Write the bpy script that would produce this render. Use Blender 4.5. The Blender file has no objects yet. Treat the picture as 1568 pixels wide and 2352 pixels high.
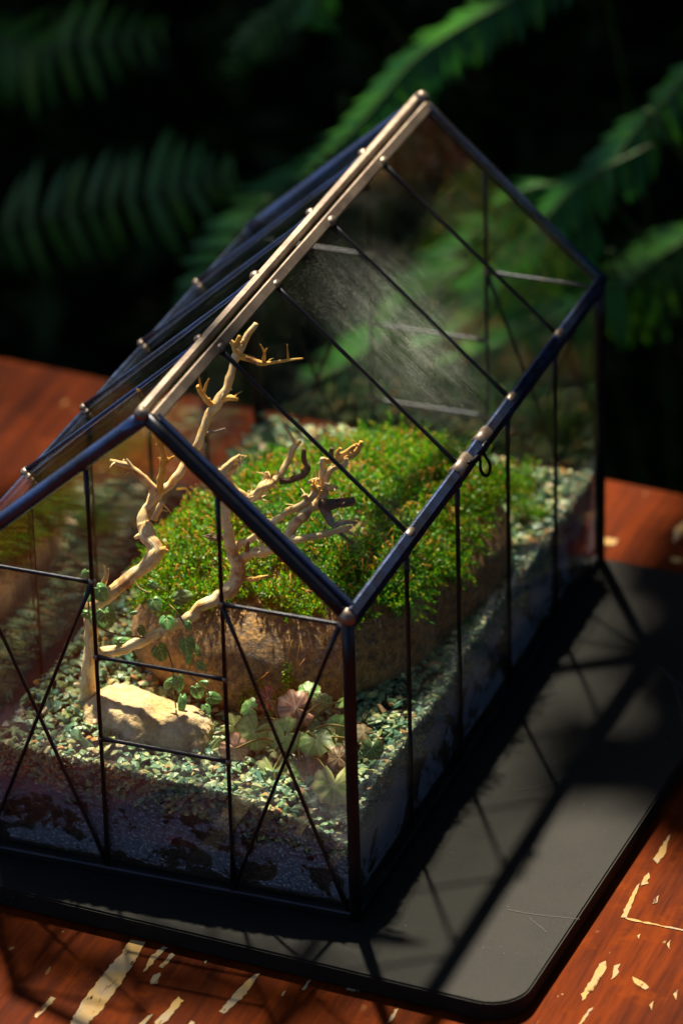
import bpy, bmesh, math, random
from mathutils import Vector, Matrix, noise, Euler
from mathutils.bvhtree import BVHTree
random.seed(7)
R = math.radians
scene = bpy.context.scene
col = scene.collection

# ------------------------------------------------------------------ camera, sky, sun, exposure
SUN_DIR = Vector((0.33, -0.53, -1.0)).normalized()          # direction the light travels
cam_d = bpy.data.cameras.new('camera'); cam = bpy.data.objects.new('camera', cam_d); col.objects.link(cam)
cam.matrix_world = Matrix(((0.93384980950406, -0.15231458546185045, 0.3236121140265748, 0.9464655320254293),
                           (0.35682729552930675, 0.45865908153255464, -0.8138219265217216, -1.8811936367180377),
                           (-0.024470685613709076, 0.8754610865039937, 0.4826686975165482, 1.3398499269490873),
                           (0, 0, 0, 1)))
cam_d.sensor_fit = 'AUTO'; cam_d.sensor_width = 36.0
cam_d.lens = 11372.884607932076 / 2352 * 36.0
cam_d.clip_start = 0.05; cam_d.clip_end = 500
cam_d.dof.use_dof = True; cam_d.dof.focus_distance = 2.435; cam_d.dof.aperture_fstop = 5.6
scene.camera = cam
w = bpy.data.worlds.new('World'); scene.world = w; w.use_nodes = True
sky = w.node_tree.nodes.new('ShaderNodeTexSky'); sky.sky_type = 'NISHITA'; sky.sun_disc = False
to_sun = -SUN_DIR
sky.sun_elevation = math.asin(to_sun.z); sky.sun_rotation = math.atan2(to_sun.x, to_sun.y)
bg = w.node_tree.nodes['Background']; bg.inputs['Strength'].default_value = 0.062
w.node_tree.links.new(sky.outputs['Color'], bg.inputs['Color'])
sd = bpy.data.lights.new('sun', 'SUN'); sd.energy = 5.0; sd.angle = R(2.2); sd.color = (1.0, 0.88, 0.66)
so = bpy.data.objects.new('sun', sd); col.objects.link(so); so.rotation_euler = SUN_DIR.to_track_quat('-Z', 'Y').to_euler()
so.location = (-1, 4, 4)
vs = scene.view_settings; vs.view_transform = 'Standard'; vs.look = 'None'; vs.gamma = 1.0; vs.exposure = 1.55
scene.cycles.use_denoising = True; scene.cycles.denoiser = 'OPENIMAGEDENOISE'
scene.cycles.max_bounces = 10; scene.cycles.transparent_max_bounces = 32; scene.cycles.transmission_bounces = 6
scene.cycles.caustics_reflective = False; scene.cycles.caustics_refractive = False; scene.cycles.sample_clamp_indirect = 4.0

DATA = {'trunk': [(0.0323, 0.06, 0.0448, 0.0044), (0.0339, 0.06, 0.0553, 0.00351), (0.0353, 0.06, 0.0683, 0.00328), (0.0371, 0.06, 0.0839, 0.00305), (0.0385, 0.06, 0.0968, 0.00305), (0.0395, 0.06, 0.107, 0.00326), (0.0403, 0.061, 0.1129, 0.00304)], 'branches': [('bone', [(0.0387, 0.061, 0.109, 0.0026), (0.047, 0.062, 0.1174, 0.00282), (0.0578, 0.068, 0.1267, 0.00281), (0.065, 0.074, 0.1329, 0.00303), (0.0685, 0.078, 0.1388, 0.00324), (0.0632, 0.082, 0.1426, 0.00325), (0.0595, 0.085, 0.1459, 0.00325), (0.0575, 0.088, 0.1489, 0.00282), (0.0592, 0.093, 0.1559, 0.0026), (0.0615, 0.097, 0.1598, 0.00282), (0.0656, 0.101, 0.1619, 0.00195), (0.0703, 0.106, 0.169, 0.00195), (0.0717, 0.11, 0.1721, 0.00174), (0.0764, 0.115, 0.1802, 0.00184), (0.0795, 0.123, 0.1926, 0.00184), (0.083, 0.128, 0.1993, 0.00217), (0.0865, 0.133, 0.2072, 0.00173), (0.088, 0.139, 0.2167, 0.00162), (0.0893, 0.142, 0.2215, 0.00217), (0.0912, 0.145, 0.2264, 0.00152), (0.0959, 0.15, 0.2351, 0.00108)]), ('bone', [(0.0615, 0.097, 0.1592, 0.00239), (0.0588, 0.095, 0.1653, 0.00173), (0.05, 0.092, 0.1752, 0.0013), (0.0463, 0.09, 0.178, 0.00119), (0.0411, 0.088, 0.1797, 0.00097)]), ('bone', [(0.0511, 0.092, 0.1742, 0.00108), (0.0495, 0.092, 0.1776, 0.00086), (0.0481, 0.092, 0.1798, 0.00043)]), ('tan', [(0.0627, 0.097, 0.1612, 0.00173), (0.0657, 0.094, 0.1732, 0.00151), (0.069, 0.09, 0.1831, 0.00151), (0.0693, 0.086, 0.1962, 0.00129), (0.0673, 0.08, 0.2122, 0.00117), (0.066, 0.076, 0.2224, 0.00106), (0.0645, 0.073, 0.2308, 0.00074)]), ('tan', [(0.0687, 0.09, 0.1818, 0.00129), (0.0717, 0.09, 0.1842, 0.00086), (0.0748, 0.09, 0.1868, 0.00054)]), ('tan', [(0.0816, 0.127, 0.1983, 0.00152), (0.0796, 0.125, 0.2002, 0.0013), (0.0769, 0.122, 0.2062, 0.00108), (0.076, 0.12, 0.2113, 0.00086)]), ('tan', [(0.0775, 0.122, 0.2057, 0.00086), (0.0799, 0.121, 0.2114, 0.00065), (0.0823, 0.12, 0.2165, 0.00026)]), ('tan', [(0.0771, 0.122, 0.2062, 0.00076), (0.0768, 0.121, 0.2127, 0.00054), (0.0773, 0.12, 0.2182, 0.00022)]), ('tan', [(0.0838, 0.129, 0.2002, 0.00173), (0.088, 0.129, 0.2023, 0.0013), (0.0919, 0.128, 0.203, 0.00108), (0.094, 0.128, 0.2026, 0.00087)]), ('dark', [(0.0807, 0.118, 0.1868, 0.00076), (0.0859, 0.117, 0.1888, 0.00065), (0.0913, 0.116, 0.1918, 0.00065)]), ('tan', [(0.0896, 0.141, 0.2196, 0.00152), (0.096, 0.141, 0.2194, 0.0013), (0.1022, 0.14, 0.2185, 0.00119), (0.1073, 0.139, 0.22, 0.00076), (0.1175, 0.137, 0.2241, 0.00065), (0.1265, 0.135, 0.2274, 0.00043)]), ('tan', [(0.1028, 0.14, 0.2185, 0.00086), (0.1041, 0.14, 0.2236, 0.00065), (0.102, 0.14, 0.2291, 0.00026)]), ('tan', [(0.1032, 0.14, 0.221, 0.00065), (0.105, 0.14, 0.2262, 0.00039), (0.1058, 0.14, 0.2275, 0.00022)]), ('tan', [(0.1178, 0.137, 0.2241, 0.00065), (0.1177, 0.137, 0.229, 0.00043), (0.1176, 0.137, 0.233, 0.00021)]), ('tan', [(0.0893, 0.141, 0.2208, 0.00152), (0.0875, 0.141, 0.2253, 0.00108), (0.0853, 0.141, 0.2284, 0.00054)]), ('tan', [(0.0893, 0.142, 0.2221, 0.0013), (0.0889, 0.142, 0.2269, 0.00108), (0.0904, 0.142, 0.2308, 0.00086)]), ('bone', [(0.0628, 0.088, 0.1505, 0.00152), (0.0652, 0.09, 0.1554, 0.00141), (0.0671, 0.09, 0.1601, 0.00076)]), ('tan', [(0.0682, 0.078, 0.1382, 0.00195), (0.0724, 0.078, 0.1401, 0.00151), (0.0749, 0.078, 0.1412, 0.00108)]), ('bone', [(0.0578, 0.068, 0.1261, 0.0013), (0.0566, 0.067, 0.1225, 0.00087), (0.0592, 0.067, 0.1217, 0.00032)]), ('bone', [(0.0378, 0.06, 0.0841, 0.00218), (0.0483, 0.058, 0.0879, 0.00239), (0.0604, 0.058, 0.0937, 0.00228), (0.0721, 0.059, 0.1006, 0.00227), (0.0833, 0.061, 0.1078, 0.00237), (0.0916, 0.064, 0.1129, 0.00237), (0.0954, 0.067, 0.118, 0.00237), (0.1018, 0.074, 0.12, 0.00259), (0.1057, 0.079, 0.122, 0.00281), (0.108, 0.083, 0.1265, 0.00324), (0.1084, 0.085, 0.1309, 0.00324), (0.1063, 0.087, 0.1353, 0.00259), (0.1041, 0.088, 0.1416, 0.00259), (0.1022, 0.09, 0.1467, 0.00259), (0.1006, 0.092, 0.1533, 0.00237), (0.0993, 0.094, 0.1593, 0.00216), (0.0991, 0.096, 0.1654, 0.00215), (0.1023, 0.1, 0.1668, 0.00194), (0.1071, 0.103, 0.1628, 0.00183), (0.111, 0.1035, 0.1636, 0.00216), (0.1169, 0.1012, 0.1708, 0.00215), (0.1187, 0.112, 0.1691, 0.00173), (0.1209, 0.116, 0.1714, 0.00151), (0.1222, 0.12, 0.1757, 0.0014), (0.1239, 0.124, 0.1818, 0.0013), (0.1249, 0.126, 0.1838, 0.00119), (0.1226, 0.126, 0.1878, 0.00086), (0.1195, 0.126, 0.1926, 0.00065)]), ('bone', [(0.1023, 0.1, 0.1668, 0.00194), (0.0997, 0.1, 0.1706, 0.00194), (0.0978, 0.1, 0.1746, 0.00172), (0.0969, 0.1, 0.1781, 0.00172), (0.1, 0.102, 0.1811, 0.00151), (0.1041, 0.104, 0.1855, 0.00064)]), ('bone', [(0.0979, 0.1, 0.1761, 0.00129), (0.1012, 0.102, 0.1785, 0.00086), (0.105, 0.103, 0.1815, 0.00032)]), ('bone', [(0.0992, 0.1, 0.1749, 0.00108), (0.1015, 0.103, 0.1787, 0.00065), (0.1044, 0.104, 0.1836, 0.00022)]), ('bone', [(0.0943, 0.099, 0.1781, 0.00065), (0.0972, 0.1, 0.1767, 0.00108), (0.0995, 0.1, 0.1749, 0.00108)]), ('bone', [(0.1115, 0.1031, 0.1642, 0.00151), (0.1139, 0.1013, 0.1642, 0.00108), (0.1144, 0.1009, 0.1634, 0.00054)]), ('bone', [(0.1158, 0.109, 0.1687, 0.00129), (0.1165, 0.11, 0.1719, 0.00097), (0.116, 0.11, 0.1765, 0.00026)]), ('bone', [(0.1161, 0.109, 0.1695, 0.00108), (0.1182, 0.11, 0.173, 0.00065), (0.1193, 0.11, 0.1749, 0.00022)]), ('bone', [(0.1155, 0.109, 0.1701, 0.00086), (0.1141, 0.11, 0.173, 0.00043), (0.1128, 0.11, 0.1745, 0.00017)]), ('char', [(0.1206, 0.114, 0.1691, 0.00151), (0.1243, 0.115, 0.1685, 0.0013), (0.1287, 0.116, 0.1706, 0.00129), (0.1318, 0.117, 0.1724, 0.00129), (0.1342, 0.118, 0.1759, 0.00129), (0.1319, 0.119, 0.18, 0.00108), (0.1318, 0.12, 0.1852, 0.00075)]), ('tan', [(0.1242, 0.126, 0.1834, 0.00108), (0.1262, 0.126, 0.1844, 0.00086), (0.1276, 0.126, 0.1857, 0.00054)]), ('bone', [(0.1044, 0.088, 0.1402, 0.00194), (0.1089, 0.09, 0.1436, 0.00162), (0.1162, 0.0908, 0.1481, 0.00151), (0.1253, 0.0875, 0.1579, 0.0015), (0.1343, 0.0842, 0.1673, 0.00139), (0.1416, 0.0815, 0.1735, 0.00149), (0.148, 0.081, 0.1788, 0.00149), (0.1513, 0.083, 0.1826, 0.00149), (0.1533, 0.085, 0.1862, 0.00106)]), ('bone', [(0.1081, 0.086, 0.134, 0.00259), (0.1108, 0.088, 0.137, 0.00216), (0.1141, 0.09, 0.1387, 0.00194), (0.1209, 0.087, 0.1422, 0.00194), (0.1256, 0.0855, 0.145, 0.00193), (0.1357, 0.0815, 0.155, 0.00214), (0.1411, 0.0803, 0.1638, 0.00213), (0.1465, 0.079, 0.1711, 0.00234), (0.1488, 0.082, 0.1749, 0.00213), (0.1514, 0.084, 0.175, 0.00213), (0.1534, 0.086, 0.1778, 0.00234), (0.1544, 0.088, 0.182, 0.00191), (0.1534, 0.09, 0.1871, 0.00159), (0.1525, 0.092, 0.193, 0.00149), (0.1524, 0.093, 0.1978, 0.00106)]), ('bone', [(0.1241, 0.086, 0.1444, 0.00172), (0.1216, 0.0879, 0.1442, 0.00129), (0.1207, 0.0886, 0.1449, 0.00065)]), ('char', [(0.1118, 0.089, 0.1388, 0.00108), (0.1125, 0.089, 0.1426, 0.00086), (0.1131, 0.089, 0.1459, 0.00043)]), ('tan', [(0.1525, 0.093, 0.1953, 0.00127), (0.1558, 0.094, 0.1965, 0.00127), (0.1607, 0.096, 0.197, 0.00127), (0.166, 0.098, 0.199, 0.00127), (0.1686, 0.1, 0.2023, 0.00106), (0.1698, 0.101, 0.2056, 0.00085)]), ('tan', [(0.1585, 0.095, 0.1982, 0.00106), (0.1631, 0.097, 0.2004, 0.00106), (0.1668, 0.098, 0.2037, 0.00085), (0.1684, 0.099, 0.2048, 0.00042)]), ('char', [(0.1568, 0.095, 0.1972, 0.00106), (0.1562, 0.095, 0.1999, 0.00106), (0.1566, 0.095, 0.2028, 0.00106)]), ('tan', [(0.1588, 0.095, 0.1986, 0.00085), (0.1599, 0.095, 0.2012, 0.00085), (0.1613, 0.095, 0.2032, 0.00085)]), ('tan', [(0.166, 0.098, 0.2004, 0.00064), (0.1661, 0.098, 0.2025, 0.00064), (0.168, 0.098, 0.2046, 0.00064)]), ('bone', [(0.1551, 0.089, 0.1851, 0.00149), (0.1562, 0.09, 0.1897, 0.00138), (0.1589, 0.091, 0.1943, 0.00149), (0.1631, 0.093, 0.1947, 0.00127), (0.1645, 0.094, 0.199, 0.00085)]), ('bone', [(0.1514, 0.09, 0.1854, 0.00106), (0.1497, 0.09, 0.1865, 0.00085), (0.1335, 0.119, 0.1673, 0.00065)]), ('bone', [(0.1504, 0.09, 0.1859, 0.00064), (0.1498, 0.09, 0.1886, 0.00043), (0.1494, 0.09, 0.1918, 0.00021)]), ('bone', [(0.1561, 0.088, 0.1837, 0.00127), (0.1588, 0.088, 0.1841, 0.00106), (0.1617, 0.087, 0.1859, 0.00085)]), ('bone', [(0.1489, 0.082, 0.1785, 0.00149), (0.1481, 0.081, 0.181, 0.00127), (0.1475, 0.08, 0.1831, 0.00085)]), ('tan', [(0.153, 0.084, 0.1838, 0.00149), (0.1514, 0.083, 0.1862, 0.00127), (0.1508, 0.083, 0.1876, 0.00106)]), ('char', [(0.1538, 0.085, 0.1777, 0.00255), (0.1571, 0.085, 0.1769, 0.00255), (0.1614, 0.086, 0.1771, 0.00191), (0.1657, 0.087, 0.1784, 0.00191), (0.1708, 0.088, 0.1791, 0.00191)]), ('dark', [(0.1557, 0.085, 0.1752, 0.00213), (0.1579, 0.084, 0.1704, 0.0017), (0.1609, 0.083, 0.1672, 0.00128), (0.1649, 0.083, 0.1686, 0.00085), (0.1736, 0.083, 0.1705, 0.00042)]), ('tan', [(0.1636, 0.083, 0.1688, 0.00064), (0.1683, 0.083, 0.1708, 0.00042), (0.174, 0.083, 0.1724, 0.00021)]), ('bone', [(0.1356, 0.0815, 0.1546, 0.00192), (0.1421, 0.0773, 0.1584, 0.00192), (0.1486, 0.073, 0.1621, 0.00149), (0.1548, 0.076, 0.1634, 0.00138), (0.161, 0.079, 0.1647, 0.00128), (0.1666, 0.082, 0.1659, 0.00106), (0.1702, 0.084, 0.1676, 0.00074)]), ('bone', [(0.1659, 0.082, 0.1658, 0.00085), (0.1705, 0.082, 0.1641, 0.00053), (0.1745, 0.082, 0.1639, 0.00032)]), ('char', [(0.1649, 0.081, 0.164, 0.00085), (0.1686, 0.08, 0.1623, 0.00064), (0.1726, 0.078, 0.1609, 0.00042)]), ('tan', [(0.1114, 0.084, 0.1276, 0.00151), (0.1159, 0.083, 0.1279, 0.00108), (0.1226, 0.0785, 0.1326, 0.00086), (0.1286, 0.074, 0.1372, 0.00064)]), ('dark', [(0.1014, 0.09, 0.1444, 0.00151), (0.0987, 0.09, 0.1454, 0.00108), (0.0956, 0.089, 0.1443, 0.00086), (0.0927, 0.088, 0.145, 0.00065), (0.0889, 0.088, 0.1455, 0.00032)]), ('bone', [(0.0442, 0.064, 0.122, 0.00108), (0.046, 0.064, 0.1285, 0.00065), (0.0457, 0.064, 0.1334, 0.00022)]), ('bone', [(0.0447, 0.064, 0.1221, 0.00087), (0.0474, 0.064, 0.1283, 0.00043), (0.048, 0.064, 0.1324, 0.00017)])], 'fig': [((0.0467, 0.054, 0.1259), 0.00343, 200, 1), ((0.0436, 0.054, 0.1241), 0.00304, 150, 0.9), ((0.0491, 0.054, 0.1123), 0.00399, 190, 1), ((0.0453, 0.054, 0.1103), 0.00305, 170, 1), ((0.0387, 0.054, 0.1104), 0.00344, 250, 0.5), ((0.0403, 0.054, 0.1349), 0.00155, 160, 1), ((0.0737, 0.057, 0.1323), 0.0022, 230, 0.8), ((0.0744, 0.057, 0.123), 0.00298, 215, 0.95), ((0.0874, 0.057, 0.1266), 0.00385, 290, 0.8), ((0.0812, 0.057, 0.114), 0.00309, 180, 0.95), ((0.0673, 0.057, 0.1054), 0.00233, 200, 0.8), ((0.0647, 0.057, 0.1142), 0.00166, 100, 0.5), ((0.0602, 0.057, 0.1018), 0.00122, 200, 1), ((0.0542, 0.057, 0.0955), 0.00356, 270, 0.5), ((0.0765, 0.057, 0.0958), 0.00344, 190, 0.95), ((0.0909, 0.057, 0.1024), 0.00354, 195, 1), ((0.0925, 0.057, 0.1135), 0.00198, 180, 0.7), ((0.071, 0.057, 0.1006), 0.00078, 180, 0.8), ((0.0953, 0.062, 0.0933), 0.00249, 20, 0.35), ((0.0977, 0.062, 0.0861), 0.00233, 40, 0.7), ((0.086, 0.057, 0.0799), 0.00322, 180, 0.7), ((0.0817, 0.057, 0.0775), 0.00278, 140, 0.7), ((0.0873, 0.057, 0.0688), 0.00367, 190, 0.5), ((0.0907, 0.062, 0.0912), 0.00222, 160, 0.6), ((0.0932, 0.062, 0.0729), 0.00289, 200, 0.9), ((0.1009, 0.062, 0.0692), 0.00306, 250, 0.8), ((0.0977, 0.062, 0.0634), 0.00223, 200, 0.8), ((0.0899, 0.062, 0.0573), 0.00145, 200, 0.7), ((0.0992, 0.062, 0.0572), 0.00223, 190, 0.5), ((0.0988, 0.062, 0.0772), 0.002, 100, 0.6), ((0.1033, 0.062, 0.0541), 0.00201, 160, 0.7), ((0.0965, 0.062, 0.0488), 0.0019, 190, 0.8), ((0.1005, 0.062, 0.0444), 0.00168, 210, 0.6)], 'figstem': [[(0.0451, 0.055, 0.1033), (0.0511, 0.055, 0.1012), (0.059, 0.056, 0.1002), (0.0695, 0.057, 0.1006)], [(0.0623, 0.063, 0.1289), (0.0659, 0.06, 0.1268), (0.0721, 0.058, 0.1261)], [(0.0823, 0.06, 0.1196), (0.0855, 0.058, 0.1187), (0.0899, 0.057, 0.1137), (0.092, 0.057, 0.109)], [(0.081, 0.057, 0.0954), (0.0825, 0.057, 0.0892), (0.0834, 0.057, 0.083), (0.0837, 0.056, 0.0739), (0.0849, 0.055, 0.0637)], [(0.0952, 0.058, 0.0956), (0.0925, 0.058, 0.088), (0.0913, 0.059, 0.082), (0.0996, 0.06, 0.0746), (0.1001, 0.061, 0.0696)], [(0.0386, 0.054, 0.1321), (0.039, 0.054, 0.1271), (0.0406, 0.054, 0.1184), (0.041, 0.054, 0.1089), (0.0451, 0.055, 0.1033)], [(0.0911, 0.06, 0.06), (0.0972, 0.06, 0.0619), (0.0989, 0.06, 0.0583), (0.1009, 0.06, 0.0495)]], 'sax': [((0.1468, 0.062, 0.0717), 0.00829, 1), ((0.1328, 0.06, 0.0753), 0.0058, 2), ((0.1309, 0.046, 0.0643), 0.00828, 0), ((0.1179, 0.05, 0.0627), 0.00581, 0), ((0.1465, 0.047, 0.0648), 0.00826, 0), ((0.1639, 0.045, 0.0674), 0.00905, 3), ((0.1483, 0.075, 0.0749), 0.00527, 3), ((0.1225, 0.06, 0.0688), 0.00471, 3), ((0.159, 0.066, 0.075), 0.00469, 3), ((0.1719, 0.055, 0.0696), 0.00577, 3), ((0.1463, 0.03, 0.0528), 0.00823, 0), ((0.1822, 0.022, 0.0582), 0.00925, 0), ((0.1593, 0.036, 0.0538), 0.00631, 3), ((0.1655, 0.04, 0.0565), 0.00494, 4), ((0.179, 0.036, 0.0647), 0.00519, 4), ((0.1888, 0.045, 0.0761), 0.00491, 4), ((0.1964, 0.036, 0.0733), 0.00517, 3), ((0.1249, 0.034, 0.0604), 0.0066, 1), ((0.1429, 0.042, 0.058), 0.00441, 0), ((0.1693, 0.07, 0.0766), 0.00497, 3)], 'latch': [(0.2065, 0.1515, 0.1739), (0.2065, 0.1597, 0.1716), (0.2065, 0.1647, 0.1711), (0.2065, 0.1687, 0.1667), (0.2065, 0.169, 0.1617), (0.2065, 0.1725, 0.1568), (0.2065, 0.1775, 0.1533), (0.2065, 0.1825, 0.1529), (0.2065, 0.1826, 0.1573), (0.2065, 0.177, 0.1643), (0.2065, 0.1724, 0.1695), (0.2065, 0.173, 0.1724), (0.2065, 0.1784, 0.1722)], 'fern': {'A': [(-0.4406, 0.86, -0.128), (-0.3772, 0.84, -0.0963), (-0.3188, 0.82, -0.0673), (-0.2618, 0.8, -0.0405), (-0.2149, 0.8, -0.0243), (-0.187, 0.8, -0.0125)], 'A2': [(-0.4359, 0.9, 0.0176), (-0.3976, 0.9, 0.0115), (-0.356, 0.88, 0.0205), (-0.3034, 0.87, 0.0379), (-0.2623, 0.87, 0.0495)], 'B': [(0.0475, 0.8, 0.1566), (0.0175, 0.78, 0.1464), (-0.0096, 0.76, 0.1337), (-0.0368, 0.74, 0.1152), (-0.0526, 0.72, 0.0952), (-0.0684, 0.7, 0.0753), (-0.0929, 0.68, 0.0513)], 'C': [(0.1741, 0.74, 0.1686), (0.1419, 0.74, 0.1333), (0.1234, 0.73, 0.1093), (0.1074, 0.72, 0.0912), (0.0974, 0.7, 0.0755), (0.0792, 0.68, 0.0645), (0.061, 0.66, 0.039), (0.044, 0.66, 0.0071)], 'D': [(0.1212, 0.72, 0.0874), (0.1002, 0.7, 0.0788), (0.0725, 0.7, 0.0633), (0.0536, 0.69, 0.0621), (0.0375, 0.68, 0.0526), (0.0175, 0.68, 0.0233)], 'E': [(-0.023, 0.85, -0.0422), (-0.0423, 0.82, -0.0563), (-0.0637, 0.78, -0.072), (-0.0766, 0.75, -0.0846), (-0.0864, 0.72, -0.1027)], 'G': [(0.1724, 0.78, 0.042), (0.1395, 0.77, 0.0121), (0.1122, 0.75, -0.0067), (0.0929, 0.74, -0.032), (0.0844, 0.74, -0.0545)], 'H': [(-0.1363, 0.85, 0.1195), (-0.1418, 0.84, 0.1048), (-0.1412, 0.83, 0.0939), (-0.1429, 0.83, 0.0846)], 'I': [(-0.2014, 0.95, 0.0497), (-0.2167, 0.94, 0.0361), (-0.232, 0.93, 0.0193), (-0.2381, 0.92, 0.0006)], 'J': [(-0.1076, 0.8, 0.0294), (-0.1223, 0.76, 0.0145), (-0.1424, 0.72, -0.0008), (-0.1597, 0.68, -0.0274), (-0.1669, 0.66, -0.0434)], 'K': [(0.1124, 0.68, 0.0141), (0.0941, 0.66, 0.0031), (0.0669, 0.65, -0.014), (0.0424, 0.64, -0.0249), (0.0121, 0.63, -0.0368)], 'M': [(0.0797, 0.72, 0.0407), (0.0639, 0.7, 0.021), (0.0454, 0.68, 0.0039), (0.0241, 0.66, -0.0196), (-0.0028, 0.64, -0.0321)], 'N': [(-0.0044, 0.74, -0.0197), (-0.0227, 0.71, -0.0326), (-0.0349, 0.68, -0.0444), (-0.0507, 0.66, -0.0554), (-0.078, 0.64, -0.0682)]}, 'scratch': [[(0.0959, -0.0377), (0.1037, -0.0371), (0.1054, -0.0545), (0.106, -0.0721), (0.1065, -0.0973), (0.1044, -0.1134), (0.0971, -0.1159), (0.0946, -0.0936), (0.095, -0.068), (0.0963, -0.0496)], [(0.0788, -0.0951), (0.0819, -0.096), (0.0797, -0.1142), (0.0777, -0.1133)], [(0.1648, -0.0461), (0.1669, -0.0438), (0.1668, -0.0651), (0.1633, -0.0817), (0.1607, -0.0807), (0.162, -0.0589)], [(0.1369, -0.0753), (0.1407, -0.0778), (0.1397, -0.0956), (0.1372, -0.1029), (0.1345, -0.0993), (0.1368, -0.0831)], [(0.1294, -0.0952), (0.1311, -0.0928), (0.1307, -0.1063), (0.1273, -0.1063)], [(0.1133, -0.0378), (0.1158, -0.0382), (0.1141, -0.0535), (0.113, -0.0618), (0.1109, -0.0486)], [(0.1195, -0.0417), (0.1217, -0.043), (0.1206, -0.0553), (0.1182, -0.0549)], [(0.1182, -0.0621), (0.1211, -0.0591), (0.1231, -0.0683), (0.12, -0.0701)], [(0.3161, 0.1349), (0.3169, 0.1382), (0.32, 0.1192), (0.3189, 0.1103), (0.316, 0.1136)], [(0.3164, 0.0948), (0.3176, 0.1015), (0.32, 0.0919), (0.3172, 0.0888)], [(0.3155, 0.0883), (0.3161, 0.0905), (0.3185, 0.0707), (0.3197, 0.0588), (0.3168, 0.0586), (0.3159, 0.0718)], [(0.3195, 0.0165), (0.3216, 0.0201), (0.324, 0.0141), (0.3239, -0.0036), (0.3221, -0.0159), (0.3197, -0.0108), (0.3202, 0.003)], [(0.327, 0.0171), (0.3292, 0.0199), (0.3305, 0.0105), (0.3293, 0.0053)], [(0.3178, 0.059), (0.3212, 0.0589), (0.3495, 0.058), (0.3498, 0.0569), (0.3205, 0.0575)], [(0.3379, 0.011), (0.344, 0.0092), (0.3486, 0.0049), (0.3472, 0.0025), (0.3404, 0.0067)], [(0.3267, -0.022), (0.3285, -0.0194), (0.3276, -0.0313), (0.3264, -0.0374)], [(0.2391, -0.052), (0.2408, -0.0506), (0.2412, -0.0608), (0.2398, -0.064)], [(0.2098, -0.0367), (0.2167, -0.0371), (0.2175, -0.0438), (0.2114, -0.0439)], [(0.1909, -0.0431), (0.1922, -0.0407), (0.1926, -0.0504), (0.1912, -0.0509)], [(0.1866, 0.4188), (0.197, 0.4201), (0.1974, 0.4139), (0.1884, 0.412)], [(0.2231, 0.442), (0.2264, 0.4537), (0.2297, 0.4389), (0.2277, 0.4251)], [(0.2311, 0.4105), (0.2381, 0.4108), (0.238, 0.4046), (0.2324, 0.4048)], [(0.0971, -0.0889), (0.0979, -0.0874), (0.0984, -0.0908), (0.0974, -0.0915)], [(0.1375, -0.0436), (0.1382, -0.0417), (0.1388, -0.0455)], [(0.1833, -0.0555), (0.1839, -0.0537), (0.1848, -0.0581), (0.1837, -0.0589)], [(0.1507, -0.0976), (0.1506, -0.0919), (0.1529, -0.093), (0.153, -0.0976)], [(0.3269, 0.0797), (0.3285, 0.0831), (0.3297, 0.0765), (0.328, 0.0747)], [(0.3452, 0.0433), (0.3457, 0.0474), (0.3474, 0.04)], [(0.3531, -0.0091), (0.354, -0.0049), (0.3557, -0.0129)], [(0.3612, 0.0033), (0.3623, 0.0076), (0.3636, -0.0009)], [(0.3292, 0.0458), (0.3304, 0.0478), (0.331, 0.0432)]], 'plate_scratch': [[(0.2674, 0.0316), (0.2797, 0.0317), (0.2948, 0.0336), (0.3033, 0.0349)], [(0.28, 0.0278), (0.2875, 0.0223), (0.2919, 0.019)], [(0.2342, 0.1366), (0.2438, 0.1429), (0.2504, 0.1509), (0.2568, 0.1597)], [(0.2098, 0.0936), (0.2102, 0.1002)], [(0.2694, 0.2742), (0.2789, 0.2632), (0.2888, 0.2431), (0.2958, 0.227)], [(0.261, 0.2478), (0.2651, 0.2501)], [(0.2169, 0.2283), (0.2199, 0.2265)], [(0.264, 0.2795), (0.2852, 0.2606)]]}


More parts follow.
